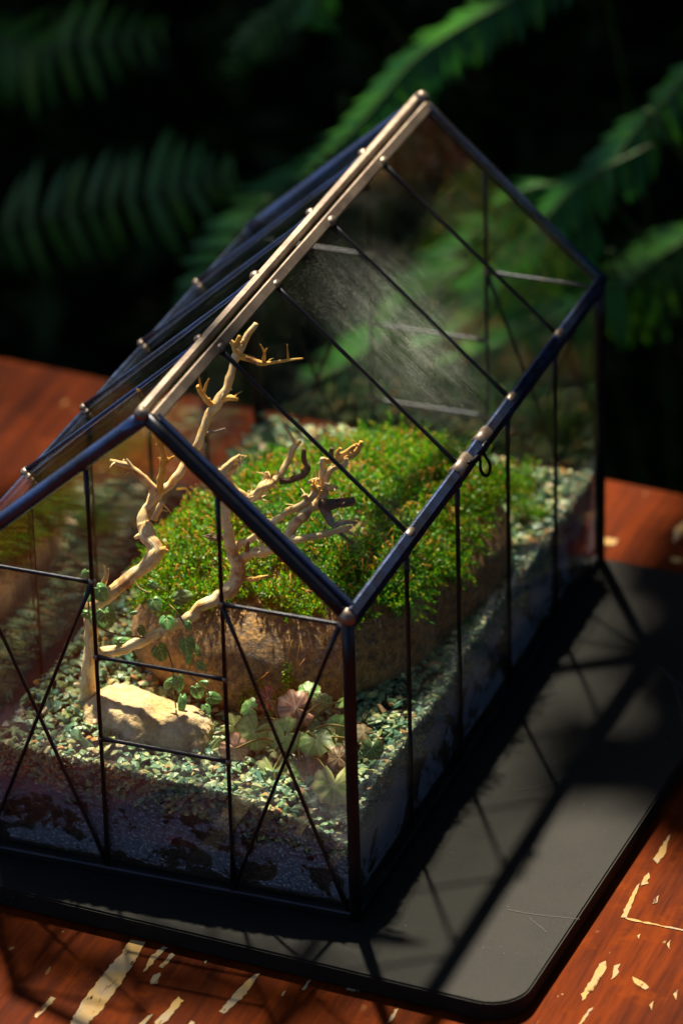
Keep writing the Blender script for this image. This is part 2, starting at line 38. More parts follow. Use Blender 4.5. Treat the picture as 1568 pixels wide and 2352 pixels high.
# ------------------------------------------------------------------ helpers
class NT:
    def __init__(s, name):
        s.m = bpy.data.materials.new(name); s.m.use_nodes = True; s.t = s.m.node_tree; s.t.nodes.clear()
        s.out = s.n('ShaderNodeOutputMaterial')
    def n(s, typ, **kw):
        nd = s.t.nodes.new(typ)
        for k, v in kw.items():
            if k.startswith('i_'): nd.inputs[k[2:].replace('_', ' ')].default_value = v
            else: setattr(nd, k, v)
        return nd
    def l(s, a, b): s.t.links.new(a, b)
    def obj(s): return s.n('ShaderNodeTexCoord').outputs['Object']
    def noise(s, vec, scale, detail=4, rough=.55, dist=0):
        nd = s.n('ShaderNodeTexNoise'); nd.inputs['Scale'].default_value = scale; nd.inputs['Detail'].default_value = detail
        nd.inputs['Roughness'].default_value = rough; nd.inputs['Distortion'].default_value = dist
        if vec is not None: s.l(vec, nd.inputs['Vector'])
        return nd.outputs['Fac']
    def map(s, vec, scale=(1, 1, 1), rot=(0, 0, 0), loc=(0, 0, 0)):
        nd = s.n('ShaderNodeMapping'); nd.inputs['Scale'].default_value = scale; nd.inputs['Rotation'].default_value = rot; nd.inputs['Location'].default_value = loc
        s.l(vec, nd.inputs['Vector']); return nd.outputs['Vector']
    def ramp(s, fac, stops, interp='LINEAR'):
        nd = s.n('ShaderNodeValToRGB'); cr = nd.color_ramp; cr.interpolation = interp
        while len(cr.elements) < len(stops): cr.elements.new(0.5)
        for e, (p, c) in zip(cr.elements, stops):
            e.position = p; e.color = tuple(c) + (1,) if len(c) == 3 else c
        s.l(fac, nd.inputs['Fac']); return nd.outputs['Color']
    def mixc(s, fac, a, b, mode='MIX'):
        nd = s.n('ShaderNodeMix', data_type='RGBA', blend_type=mode)
        for sock, v in ((nd.inputs[0], fac), (nd.inputs[6], a), (nd.inputs[7], b)):
            if hasattr(v, 'node'): s.l(v, sock)
            else: sock.default_value = v if not isinstance(v, tuple) else (tuple(v) + (1,) if len(v) == 3 else v)
        return nd.outputs[2]
    def math(s, op, a, b=0.5, c=None):
        nd = s.n('ShaderNodeMath', operation=op)
        for i, v in enumerate((a, b, c)):
            if v is None: continue
            if hasattr(v, 'node'): s.l(v, nd.inputs[i])
            else: nd.inputs[i].default_value = v
        return nd.outputs[0]
    def step(s, v, lo, hi):
        nd = s.n('ShaderNodeMapRange', interpolation_type='SMOOTHSTEP'); s.l(v, nd.inputs[0])
        nd.inputs[1].default_value = lo; nd.inputs[2].default_value = hi; return nd.outputs[0]
    def bump(s, h, strength=.5, dist=.001, normal=None):
        nd = s.n('ShaderNodeBump'); nd.inputs['Strength'].default_value = strength; nd.inputs['Distance'].default_value = dist
        s.l(h, nd.inputs['Height'])
        if normal is not None: s.l(normal, nd.inputs['Normal'])
        return nd.outputs['Normal']
    def bsdf(s, color, rough=.6, metal=0., spec=.5, normal=None, coat=0):
        nd = s.n('ShaderNodeBsdfPrincipled')
        for k, v in (('Base Color', color), ('Roughness', rough), ('Metallic', metal), ('Specular IOR Level', spec), ('Coat Weight', coat)):
            if hasattr(v, 'node'): s.l(v, nd.inputs[k])
            else: nd.inputs[k].default_value = v if not isinstance(v, tuple) else tuple(v) + (1,)
        if normal is not None: s.l(normal, nd.inputs['Normal'])
        return nd
    def mixs(s, fac, a, b):
        nd = s.n('ShaderNodeMixShader')
        if hasattr(fac, 'node'): s.l(fac, nd.inputs[0])
        else: nd.inputs[0].default_value = fac
        s.l(a, nd.inputs[1]); s.l(b, nd.inputs[2]); return nd.outputs[0]
    def done(s, sh):
        s.l(sh, s.out.inputs['Surface']); return s.m
    def xyz(s, vec):
        nd = s.n('ShaderNodeSeparateXYZ'); s.l(vec, nd.inputs[0]); return nd.outputs

def mesh_obj(name, verts, faces, mat, parent=None, smooth=True, attr=None):
    me = bpy.data.meshes.new(name); me.from_pydata([tuple(v) for v in verts], [], faces); me.update()
    if smooth:
        me.polygons.foreach_set('use_smooth', [True] * len(me.polygons))
    if mat: me.materials.append(mat)
    if attr:
        for an, vals in attr.items():
            a = me.attributes.new(an, 'FLOAT', 'POINT'); a.data.foreach_set('value', vals)
    o = bpy.data.objects.new(name, me); col.objects.link(o)
    if parent: o.parent = parent; o.matrix_parent_inverse = Matrix()
    return o
def copy_mesh(src, mw, parent=None):
    o = bpy.data.objects.new(src.name.split('.')[0], src.data); col.objects.link(o)
    if parent: o.parent = parent; o.matrix_parent_inverse = Matrix()
    o.matrix_local = mw; return o
def thing(name, label, cat, group=None, loc=(0, 0, 0)):
    o = bpy.data.objects.new(name, None); col.objects.link(o); o.empty_display_size = .02; o.location = loc
    tag(o, label, cat, group); return o
def tag(o, label=None, cat=None, group=None, kind=None):
    if label: o['label'] = label
    if cat: o['category'] = cat
    if group: o['group'] = group
    if kind: o['kind'] = kind
    return o
class MB:
    def __init__(s): s.v = []; s.f = []
    def beam(s, p0, p1, wd, ht, up=(0, 0, 1), ext=0, bev=.18):
        p0 = Vector(p0); p1 = Vector(p1); d = (p1 - p0).normalized(); p0 = p0 - d * ext; p1 = p1 + d * ext
        x = d.cross(Vector(up)).normalized(); z = x.cross(d).normalized(); b = min(wd, ht) * bev; a = wd / 2; c = ht / 2
        prof = [(-a + b, -c), (a - b, -c), (a, -c + b), (a, c - b), (a - b, c), (-a + b, c), (-a, c - b), (-a, -c + b)]
        i = len(s.v)
        for q in (p0, p1): s.v += [q + x * u + z * t for u, t in prof]
        n = 8
        s.f += [(i + k, i + (k + 1) % n, i + n + (k + 1) % n, i + n + k) for k in range(n)]
        s.f += [tuple(i + k for k in reversed(range(n))), tuple(i + n + k for k in range(n))]
        return s
    def tube(s, pts, rad, n=8, cap=True, wob=0, seed=0):
        pts = [Vector(p) for p in pts]; m = len(pts); base = len(s.v)
        if not hasattr(rad, '__len__'): rad = [rad] * m
        t = (pts[1] - pts[0]).normalized(); nrm = t.orthogonal().normalized()
        for j in range(m):
            tt = (pts[min(j + 1, m - 1)] - pts[max(j - 1, 0)]).normalized()
            nrm = (nrm - tt * nrm.dot(tt)).normalized(); bi = tt.cross(nrm)
            for k in range(n):
                a = 2 * math.pi * k / n; dv = nrm * math.cos(a) + bi * math.sin(a)
                r = rad[j]
                if wob: r *= 1 + wob * noise.noise(Vector((math.cos(a) * 1.3 + seed, math.sin(a) * 1.3, 0)) + pts[j] * 160)
                s.v.append(pts[j] + dv * r)
        for j in range(m - 1):
            for k in range(n):
                s.f.append((base + j * n + k, base + j * n + (k + 1) % n, base + (j + 1) * n + (k + 1) % n, base + (j + 1) * n + k))
        if cap:
            s.f.append(tuple(base + k for k in reversed(range(n)))); s.f.append(tuple(base + (m - 1) * n + k for k in range(n)))
        return s
    def blob(s, c, r, sc=(1, 1, 1), n=10, m=6):
        c = Vector(c); b = len(s.v)
        for j in range(m + 1):
            th = math.pi * j / m
            for k in range(n):
                a = 2 * math.pi * k / n
                s.v.append(c + Vector((r * sc[0] * math.sin(th) * math.cos(a), r * sc[1] * math.sin(th) * math.sin(a), r * sc[2] * math.cos(th))))
        for j in range(m):
            for k in range(n): s.f.append((b + j * n + k, b + j * n + (k + 1) % n, b + (j + 1) * n + (k + 1) % n, b + (j + 1) * n + k)[::-1])
        return s
    def build(s, name, mat, parent=None, smooth=True, kind=None):
        o = mesh_obj(name, s.v, s.f, mat, parent, smooth)
        if kind: o['kind'] = kind
        return o
def spline(pts, k=5):
    P = [Vector(p) for p in pts]; out = []
    for i in range(len(P) - 1):
        p0 = P[max(i - 1, 0)]; p1 = P[i]; p2 = P[i + 1]; p3 = P[min(i + 2, len(P) - 1)]
        for j in range(k):
            t = j / k
            out.append(.5 * ((2 * p1) + (p2 - p0) * t + (2 * p0 - 5 * p1 + 4 * p2 - p3) * t * t + (3 * p1 - p0 - 3 * p2 + p3) * t ** 3))
    out.append(P[-1]); return out
def flat_smooth(o, ang=35):
    me = o.data; me.set_sharp_from_angle(angle=R(ang)); return o

# ------------------------------------------------------------------ materials
def mat_glass(name, dust=None, film=0.0):
    t = NT(name); geo = t.n('ShaderNodeNewGeometry')
    dt = t.n('ShaderNodeVectorMath', operation='DOT_PRODUCT'); t.l(geo.outputs['Normal'], dt.inputs[0]); t.l(geo.outputs['Incoming'], dt.inputs[1])
    c = t.math('ABSOLUTE', dt.outputs['Value']); f = t.math('POWER', t.math('SUBTRACT', 1.0, c), 5.0)
    fr = t.math('MULTIPLY_ADD', f, .96, .04)
    tr = t.n('ShaderNodeBsdfTransparent'); tr.inputs['Color'].default_value = (.98, .99, .985, 1)
    gl = t.n('ShaderNodeBsdfGlossy'); gl.inputs['Roughness'].default_value = .01; gl.inputs['Color'].default_value = (1, 1, 1, 1)
    sh = t.mixs(fr, tr.outputs[0], gl.outputs[0])
    vec = t.obj(); df = t.n('ShaderNodeBsdfDiffuse'); df.inputs['Color'].default_value = (.62, .66, .62, 1)
    tl = t.n('ShaderNodeBsdfTranslucent'); tl.inputs['Color'].default_value = (.62, .66, .62, 1)
    dd = t.mixs(.5, df.outputs[0], tl.outputs[0])
    vor = t.n('ShaderNodeTexVoronoi'); vor.inputs['Scale'].default_value = 115; t.l(vec, vor.inputs['Vector'])
    rnd = t.xyz(vor.outputs['Color'])[0]
    thr = t.math('MULTIPLY', t.math('POWER', t.math('SUBTRACT', rnd, .55), 2.0), .22)
    speck = t.math('MULTIPLY', t.math('LESS_THAN', vor.outputs['Distance'], thr), t.math('GREATER_THAN', rnd, .56))
    m = t.math('MULTIPLY', speck, .42)
    veil = t.math('MULTIPLY', t.step(t.noise(vec, 26, 6), .5, .8), .012)
    m = t.math('ADD', m, veil)
    if dust:
        sm = t.n('ShaderNodeVectorMath', operation='DISTANCE'); t.l(t.map(vec, scale=dust[1]), sm.inputs[0]); sm.inputs[1].default_value = tuple(a * b for a, b in zip(dust[0], dust[1]))
        wipe = t.noise(t.map(vec, rot=(0, R(42), 0), scale=(14, 130, 14)), 4, 8, .7, .6)
        fall = t.math('SUBTRACT', 1.0, t.step(sm.outputs['Value'], .0, .07))
        fleck = t.step(t.noise(vec, 900, 3, .7), .45, .75)
        s1 = t.math('MULTIPLY', t.math('MULTIPLY', fall, t.step(wipe, .34, .78)), t.math('MULTIPLY_ADD', fleck, .75, .25))
        m = t.math('ADD', m, t.math('MULTIPLY', s1, dust[2]))
        m = t.math('ADD', m, t.math('MULTIPLY', t.math('MULTIPLY', t.step(t.noise(vec, 14, 5, .6), .46, .7), t.step(t.noise(vec, 1300, 2, .6), .56, .72)), .16))
    m = t.math('MINIMUM', m, .9)
    return t.done(t.mixs(m, sh, dd))
GLASS = mat_glass('glass'); GLASS_DUSTY = mat_glass('dusty_glass', ((.150, .205, .205), (1, 1, 1), .8))

def mat_metal(name, c1, c2, rough):
    t = NT(name); v = t.obj(); n1 = t.noise(v, 260, 5, .6); n2 = t.noise(v, 45, 3)
    c = t.mixc(t.step(n2, .35, .7), c1, c2)
    r = t.math('MULTIPLY_ADD', n1, .3, rough - .15)
    return t.done(t.bsdf(c, r, .85, .5, t.bump(n1, .25, .0006)).outputs[0])
STEEL = mat_metal('sky_tinted_steel', (.055, .085, .20), (.045, .05, .08), .3)  # blue of the reflected sky is put into the steel's colour
SOLDER = mat_metal('tarnished_solder', (.24, .19, .15), (.13, .10, .085), .45)
WIRE = mat_metal('black_wire', (.016, .018, .026), (.03, .028, .032), .38)

def mat_film(name, axis):
    t = NT(name); v = t.obj(); x, y, z = t.xyz(v)
    big = t.noise(v, 26, 5, .62); big2 = t.noise(t.map(v, loc=(3, 1, 7)), 60, 4, .6)
    # fogged band: below a wavy upper line
    line = t.math('MULTIPLY_ADD', big, .06 if axis == 'y' else .05, .048 if axis == 'y' else .038)
    up = t.math('SUBTRACT', 1.0, t.step(t.math('SUBTRACT', z, line), -.004, .004))
    low = t.math('SUBTRACT', 1.0, t.step(z, .030, .052))
    holes = t.step(t.noise(t.map(v, scale=(1, 1, 1.35)), 52, 8, .66, .5), .45, .50)
    depth = t.step(z, .004, .0075)
    gaps = t.math('MULTIPLY', holes, depth)
    dens = t.math('MULTIPLY', t.math('ADD', t.math('MULTIPLY', low, t.math('MULTIPLY', gaps, .62 if axis == 'y' else .8)), t.math('MULTIPLY', t.math('SUBTRACT', 1.0, low), t.math('MULTIPLY_ADD', big2, .52 if axis == 'y' else .85, -.08))), up)
    vor = t.n('ShaderNodeTexVoronoi'); vor.inputs['Scale'].default_value = 430; t.l(v, vor.inputs['Vector'])
    drop = t.math('SUBTRACT', 1.0, t.step(vor.outputs['Distance'], .0, .55))
    nrm = t.bump(drop, 1.0, .0016)
    df = t.n('ShaderNodeBsdfDiffuse'); df.inputs['Color'].default_value = (.20, .27, .42, 1)  # blue of the sky light is mixed into the fog's grey
    tl = t.n('ShaderNodeBsdfTranslucent'); tl.inputs['Color'].default_value = (.40, .45, .55, 1)
    gl = t.n('ShaderNodeBsdfGlossy'); gl.inputs['Roughness'].default_value = .12; t.l(nrm, gl.inputs['Normal'])
    gl.inputs['Color'].default_value = (.9, .9, .95, 1)
    body = t.mixs(.24, t.mixs(.35, df.outputs[0], tl.outputs[0]), gl.outputs[0])
    tr = t.n('ShaderNodeBsdfTransparent')
    return t.done(t.mixs(dens, tr.outputs[0], body))

def mat_wood_table():
    t = NT('stained_table_wood'); v = t.obj(); g = t.map(v, scale=(1, .07, 1), rot=(0, 0, 0))
    grain = t.noise(g, 420, 6, .65, .3); broad = t.math('MULTIPLY_ADD', t.noise(t.map(v, scale=(1, .06, 1)), 110, 5, .6, .3), .5, t.math('MULTIPLY', t.noise(t.map(v, scale=(1, .35, 1)), 17, 4, .6, .4), .5)); blot = t.noise(v, 42, 5, .65)
    c = t.mixc(t.step(broad, .3, .7), (.020, .0025, .0004), (.112, .0168, .0006))
    c = t.mixc(t.math('MULTIPLY', t.step(grain, .4, .75), .55), c, (.016, .0025, .0008))
    c = t.mixc(t.math('MULTIPLY', t.step(blot, .5, .75), .6), c, (.15, .026, .0012))
    vor = t.n('ShaderNodeTexNoise'); vor.inputs['Scale'].default_value = 150; vor.inputs['Detail'].default_value = 5; t.l(t.map(v, scale=(1, .4, 1)), vor.inputs['Vector'])
    chip = t.math('MULTIPLY', t.step(vor.outputs['Fac'], .69, .71), t.step(t.noise(t.map(v, loc=(5, 5, 5)), 12, 3), .45, .6))
    c = t.mixc(chip, c, (.25, .15, .06))
    return t.done(t.bsdf(c, t.math('MULTIPLY_ADD', blot, .25, .5), 0, .025, t.bump(t.math('ADD', grain, t.math('MULTIPLY', blot, .6)), .35, .0006)).outputs[0])
WOODT = mat_wood_table()
def mat_simple(name, c1, c2, scale, rough=.7, spec=.3, bs=.4, bd=.0008, det=6):
    t = NT(name); v = t.obj(); n = t.noise(v, scale, det, .62); n2 = t.noise(v, scale * 5, 4, .6)
    c = t.mixc(t.step(n, .3, .7), c1, c2)
    return t.done(t.bsdf(c, rough, 0, spec, t.bump(t.math('ADD', n, n2), bs, bd)).outputs[0])
BARE = mat_simple('bare_wood', (.42, .26, .10), (.36, .25, .15), 160, .75)
def mat_chip():
    t = NT('flaked_paint'); v = t.obj(); n = t.noise(t.map(v, scale=(1, .35, 1)), 230, 6, .7); n2 = t.noise(v, 60, 4)
    c = t.mixc(t.step(n2, .35, .65), (.33, .20, .07), (.27, .20, .13)); c = t.mixc(t.step(n, .56, .66), c, (.05, .01, .002))
    return t.done(t.bsdf(c, .8, 0, .1, t.bump(n, .6, .0006)).outputs[0])
BARE = mat_chip()
def mat_tray():
    t = NT('black_enamel_tray'); v = t.obj(); n = t.noise(v, 1500, 3, .7); n2 = t.noise(v, 30, 4); n3 = t.noise(v, 500, 3)
    c = t.mixc(t.step(n, .4, .65), (.0022, .0022, .0021), (.0098, .0088, .0080)); c = t.mixc(t.math('MULTIPLY', t.step(n2, .4, .7), .35), c, (.012, .0102, .0084))
    c = t.mixc(t.math('MULTIPLY', t.step(n3, .73, .76), .5), c, (.2, .2, .19))
    return t.done(t.bsdf(c, .6, 0, .14, t.bump(n, .5, .0003)).outputs[0])
TRAY = mat_tray()
SCR = mat_simple('pale_scratch', (.07, .064, .06), (.045, .04, .04), 900, .6)
def mat_stone():
    t = NT('boulder_stone'); v = t.obj(); n = t.noise(v, 250, 8, .72); n2 = t.noise(v, 620, 5, .65); n3 = t.noise(t.map(v, loc=(2, 9, 4)), 28, 4)
    c = t.ramp(n, [(.3, (.03, .022, .018)), (.46, (.20, .12, .06)), (.6, (.52, .27, .065)), (.75, (.68, .46, .22))])
    c = t.mixc(t.math('MULTIPLY', t.step(n2, .52, .68), .75), c, (.07, .055, .05)); c = t.mixc(t.math('MULTIPLY', t.step(n3, .5, .7), .6), c, (.42, .2, .06))
    c = t.mixc(t.math('MULTIPLY', t.step(t.noise(v, 700, 2), .62, .7), .6), c, (.5, .47, .5))
    return t.done(t.bsdf(c, .62, 0, .35, t.bump(t.math('ADD', n, t.math('MULTIPLY', n2, .7)), .9, .0022)).outputs[0])
STONE = mat_stone()
def mat_pale():
    t = NT('pale_sandstone'); v = t.obj(); n = t.noise(v, 110, 7, .7); n2 = t.noise(v, 700, 4, .6); n3 = t.noise(v, 45, 3)
    c = t.ramp(n, [(.3, (.34, .24, .16)), (.5, (.64, .45, .24)), (.7, (.80, .67, .46))])
    c = t.mixc(t.math('MULTIPLY', t.step(n3, .5, .65), .6), c, (.70, .42, .14)); c = t.mixc(t.math('MULTIPLY', t.step(n2, .55, .7), .4), c, (.27, .21, .19))
    return t.done(t.bsdf(c, .8, 0, .25, t.bump(t.math('ADD', n, n2), .8, .0016)).outputs[0])
PALE = mat_pale()
def mat_bark(name, a, b, d):
    t = NT(name); v = t.obj(); n = t.noise(v, 130, 6, .65, .6)
    cx = t.n('ShaderNodeCombineXYZ')
    for k, an in enumerate(('grain_x', 'grain_y', 'grain_u')): t.l(t.n('ShaderNodeAttribute', attribute_name=an).outputs['Fac'], cx.inputs[k])
    n2 = t.noise(cx.outputs[0], 1500, 5, .6, .4); n3 = t.noise(t.map(v, loc=(3, 3, 1)), 60, 5, .6)
    c = t.mixc(t.step(n, .35, .65), a, b); c = t.mixc(t.math('MULTIPLY', t.step(n3, .56, .66), .8), c, d)
    c = t.mixc(t.math('MULTIPLY', t.step(n2, .52, .66), .65), c, d)
    return t.done(t.bsdf(c, .6, 0, .3, t.bump(t.math('ADD', t.math('MULTIPLY', n, .5), n2), .8, .0010)).outputs[0])
BARK = {'bone': mat_bark('bone_driftwood', (.86, .53, .19), (.92, .74, .44), (.34, .13, .045)),
        'tan': mat_bark('tan_driftwood', (.82, .40, .06), (.90, .57, .16), (.26, .07, .015)),
        'dark': mat_bark('grey_driftwood', (.20, .14, .12), (.30, .20, .15), (.09, .05, .04)),
        'char': mat_bark('dark_driftwood', (.07, .045, .045), (.16, .08, .05), (.45, .20, .06))}
def mat_island(name, stops, rough=.5, spec=.4, transl=.0, bump=None, nscale=0):
    t = NT(name); geo = t.n('ShaderNodeNewGeometry'); c = t.ramp(geo.outputs['Random Per Island'], stops)
    nrm = None
    if nscale:
        n = t.noise(t.obj(), nscale, 4, .6); c = t.mixc(t.math('MULTIPLY', t.step(n, .45, .75), .45), c, (.10, .10, .08)); nrm = t.bump(n, .5, .0006)
    b = t.bsdf(c, rough, 0, spec, nrm)
    if transl:
        tl = t.n('ShaderNodeBsdfTranslucent'); t.l(c, tl.inputs['Color']); return t.done(t.mixs(transl, b.outputs[0], tl.outputs[0]))
    return t.done(b.outputs[0])
GRAVEL = mat_island('green_gravel', [(0, (.03, .11, .07)), (.22, (.14, .26, .10)), (.42, (.05, .19, .13)), (.58, (.36, .40, .12)), (.74, (.17, .30, .14)), (.87, (.56, .50, .22)), (.94, (.50, .20, .03)), (1, (.60, .56, .40))], .38, .5, nscale=600)
MOSS = mat_island('moss_green', [(0, (.008, .05, .002)), (.25, (.025, .17, .002)), (.55, (.08, .36, .002)), (.78, (.24, .50, .003)), (.92, (.50, .52, .006)), (1, (.55, .26, .008))], .42, .45, .42)
SPORE = mat_island('moss_stalk', [(0, (.50, .17, .015)), (.6, (.80, .46, .03)), (1, (.35, .06, .015))], .5, .4, .2)
SOIL = mat_simple('wet_soil', (.012, .007, .004), (.05, .026, .012), 120, .5, .4, .9, .003)
EARTH = mat_simple('garden_earth', (.012, .010, .007), (.03, .024, .016), 9, .9, .1, .8, .02)
def mat_leaf(name, base, vein, dark, transl=.3, rough=.35):
    t = NT(name); at = t.n('ShaderNodeAttribute', attribute_name='vein'); oi = t.n('ShaderNodeObjectInfo')
    n = t.noise(t.obj(), 2.6, 4, .6)
    c = t.mixc(t.step(n, .35, .7), base, dark)
    hsv = t.n('ShaderNodeHueSaturation'); t.l(c, hsv.inputs['Color']); t.l(t.math('MULTIPLY_ADD', oi.outputs['Random'], .7, .65), hsv.inputs['Value']); t.l(t.math('MULTIPLY_ADD', oi.outputs['Random'], .05, .475), hsv.inputs['Hue'])
    c = t.mixc(at.outputs['Fac'], hsv.outputs['Color'], vein)
    rim = t.n('ShaderNodeAttribute', attribute_name='rim'); c = t.mixc(t.math('MULTIPLY', rim.outputs['Fac'], .75), c, (.22, .05, .02))
    b = t.bsdf(c, rough, 0, .45)
    tl = t.n('ShaderNodeBsdfTranslucent'); t.l(c, tl.inputs['Color'])
    return t.done(t.mixs(transl, b.outputs[0], tl.outputs[0]))
FIG = mat_leaf('fig_leaf', (.09, .30, .06), (.36, .55, .20), (.03, .15, .07))
SAXM = [mat_leaf('sage_leaf', (.46, .50, .14), (.78, .70, .36), (.22, .32, .07), .3, .5), mat_leaf('pink_leaf', (.66, .34, .22), (.85, .68, .52), (.38, .14, .10), .3, .45),
        mat_leaf('red_leaf', (.34, .035, .02), (.62, .40, .30), (.20, .08, .03), .3, .4), mat_leaf('green_leaf', (.16, .32, .06), (.46, .52, .24), (.08, .20, .04), .3, .45), mat_leaf('brown_leaf', (.22, .12, .05), (.45, .34, .20), (.10, .10, .04), .3, .5)]
STALK = mat_simple('plant_stalk', (.25, .13, .03), (.12, .14, .03), 300, .5)
def mat_fern(name, a, b):
    t = NT(name); oi = t.n('ShaderNodeObjectInfo'); c = t.mixc(oi.outputs['Random'], a, b)
    bs = t.bsdf(c, .45, 0, .35); tl = t.n('ShaderNodeBsdfTranslucent'); t.l(c, tl.inputs['Color'])
    return t.done(t.mixs(.45, bs.outputs[0], tl.outputs[0]))
FERN = mat_fern('fern_green', (.008, .10, .022), (.045, .20, .012))
FERN_DARK = mat_fern('dark_fern_green', (.018, .10, .010), (.05, .15, .008))
FERNRIB = mat_simple('fern_rib', (.02, .05, .01), (.04, .07, .015), 200, .5)
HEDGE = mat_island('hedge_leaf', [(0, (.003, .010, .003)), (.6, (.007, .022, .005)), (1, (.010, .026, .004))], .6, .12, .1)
TRUNK = mat_simple('dark_trunk_bark', (.02, .015, .012), (.05, .035, .025), 40, .8)

# ------------------------------------------------------------------ the setting: ground, table, tray
g = mesh_obj('ground', [(-40, -40, -.72), (40, -40, -.72), (40, 40, -.72), (-40, 40, -.72)], [(0, 1, 2, 3)], EARTH, None, False); tag(g, 'dark garden earth under the ferns', 'ground', kind='structure')

table = thing('wooden_table', 'worn orange-brown wooden table with flaking paint under the black tray', 'table', loc=(.25, .05, -.72))
TZ = -.014
def slab(poly, z0, z1, name, mat, parent, bev=.002):
    bm = bmesh.new(); vs_ = [bm.verts.new((x, y, z1)) for x, y in poly]; f = bm.faces.new(vs_)
    r = bmesh.ops.extrude_face_region(bm, geom=[f]); bmesh.ops.translate(bm, verts=[e for e in r['geom'] if isinstance(e, bmesh.types.BMVert)], vec=(0, 0, z0 - z1))
    bmesh.ops.recalc_face_normals(bm, faces=bm.faces)
    bmesh.ops.bevel(bm, geom=[e for e in bm.edges], offset=bev, segments=2, affect='EDGES')
    me = bpy.data.meshes.new(name); bm.to_mesh(me); bm.free(); me.materials.append(mat)
    me.polygons.foreach_set('use_smooth', [True] * len(me.polygons)); me.set_sharp_from_angle(angle=R(40))
    o = bpy.data.objects.new(name, me); col.objects.link(o)
    if parent: o.parent = parent; o.matrix_parent_inverse = Matrix.Translation(-parent.location)
    return o
ca, sa = math.cos(R(-4.5)), math.sin(R(-4.5))
def trot(x, y): return (.167 + x * ca - y * sa, .4882 + x * sa + y * ca)   # table frame: origin on the far edge
slab([trot(-1.0, 0), trot(-1.0, -1.05), trot(.75, -1.05), trot(.75, 0)], TZ - .032, TZ, 'tabletop', WOODT, table, .003)
for x, y in ((-.93, -.07), (-.93, -.98), (.68, -.98), (.68, -.07)):
    q = MB(); X, Y = trot(x, y); q.beam((X, Y, -.72), (X, Y, TZ - .033), .06, .06, up=(0, 1, 0)); o = q.build('leg', WOODT, table, False); o.matrix_parent_inverse = Matrix.Translation(-table.location)
mb = MB()
for poly in DATA['scratch']:
    pts = []
    n = len(poly)
    for i in range(n):
        a = Vector((*poly[i], 0)); b = Vector((*poly[(i + 1) % n], 0)); L = (b - a).length; k = max(1, int(L / .0022))
        for j in range(k):
            p = a.lerp(b, j / k); d = noise.noise(p * 420) * .0010 * min(1, L / .006)
            nn = (b - a).normalized().cross(Vector((0, 0, 1))); p = p + nn * d; pts.append(p)
    i0 = len(mb.v); mb.v += [(p.x, p.y, TZ + .0004) for p in pts]; mb.f.append(tuple(range(i0, i0 + len(pts))))
o = mb.build('worn_patch', BARE, table, False, 'stuff'); o.matrix_parent_inverse = Matrix.Translation(-table.location)
bm = bmesh.new(); bm.from_mesh(o.data); bmesh.ops.recalc_face_normals(bm, faces=bm.faces)
for f in bm.faces:
    if f.normal.z < 0: f.normal_flip()
bmesh.ops.triangulate(bm, faces=bm.faces); bm.to_mesh(o.data); bm.free()

tray = thing('metal_tray', 'flat black metal tray with rounded corners lying under the glass terrarium', 'tray', loc=(.1, .17, TZ))
def rounded(poly, r, k=8):
    out = []; n = len(poly)
    for i in range(n):
        p = Vector(poly[i]); a = (Vector(poly[i - 1]) - p).normalized(); b = (Vector(poly[(i + 1) % n]) - p).normalized()
        ang = a.angle(b); t = r / math.tan(ang / 2); c = p + (a + b).normalized() * (r / math.sin(ang / 2))
        s = p + a * t; e = p + b * t
        a0 = math.atan2(s.y - c.y, s.x - c.x); a1 = math.atan2(e.y - c.y, e.x - c.x)
        dlt = (a1 - a0 + math.pi) % (2 * math.pi) - math.pi
        out += [(c.x + r * math.cos(a0 + dlt * j / k), c.y + r * math.sin(a0 + dlt * j / k)) for j in range(k + 1)]
    return out
tp = rounded([(-.106, -.022), (.2995, -.0486), (.3115, .376), (-.094, .388)], .02)
slab(tp, TZ + .0006, -.003, 'tray_plate', TRAY, tray, .0009)
mb = MB()
for line in DATA['plate_scratch']:
    P = spline([(x, y, -.0027) for x, y in line], 4)
    i0 = len(mb.v)
    for i, p in enumerate(P):
        d = (P[min(i + 1, len(P) - 1)] - P[max(i - 1, 0)]).normalized().cross(Vector((0, 0, 1))); wd = .00022 * (.5 + .8 * random.random())
        mb.v += [p + d * wd, p - d * wd]
    for i in range(len(P) - 1): mb.f.append((i0 + 2 * i, i0 + 2 * i + 1, i0 + 2 * i + 3, i0 + 2 * i + 2))
o = mb.build('scratch', SCR, tray, False, 'stuff'); o.matrix_parent_inverse = Matrix.Translation(-tray.location)

# ------------------------------------------------------------------ the glass terrarium
W, D, HE, HR, HW, XR = .200, .378, .1679, .2585, .1630, .1005
A1, A2, H1, H2, ZB = .0685, .1358, .1213, .0748, -.003
FY = [0, .0795, .1524, .2284, .3037, D]
def rz(x): return HE + (HR - HE) * ((W - x) / (W - XR) if x > XR else x / XR)
terr = thing('glass_terrarium', 'house-shaped glass terrarium with dark metal bars and a hinged roof pane', 'terrarium')
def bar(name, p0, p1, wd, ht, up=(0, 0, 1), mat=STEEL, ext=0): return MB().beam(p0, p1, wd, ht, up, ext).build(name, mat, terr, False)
def rod(name, p0, p1, r, mat=WIRE):
    p0 = Vector(p0); p1 = Vector(p1); n = 9
    P = [p0.lerp(p1, i / (n - 1)) + Vector((noise.noise(p0 * 99 + Vector((i, 0, 0))), noise.noise(p0 * 99 + Vector((0, i, 0))), 0)) * r * .12 for i in range(n)]
    rr = [r * (1.55 if i in (0, n - 1) else 1.05 + .12 * noise.noise(P[i] * 300)) for i in range(n)]
    return MB().tube(P, rr, 8).build(name, mat, terr)
c = .0066
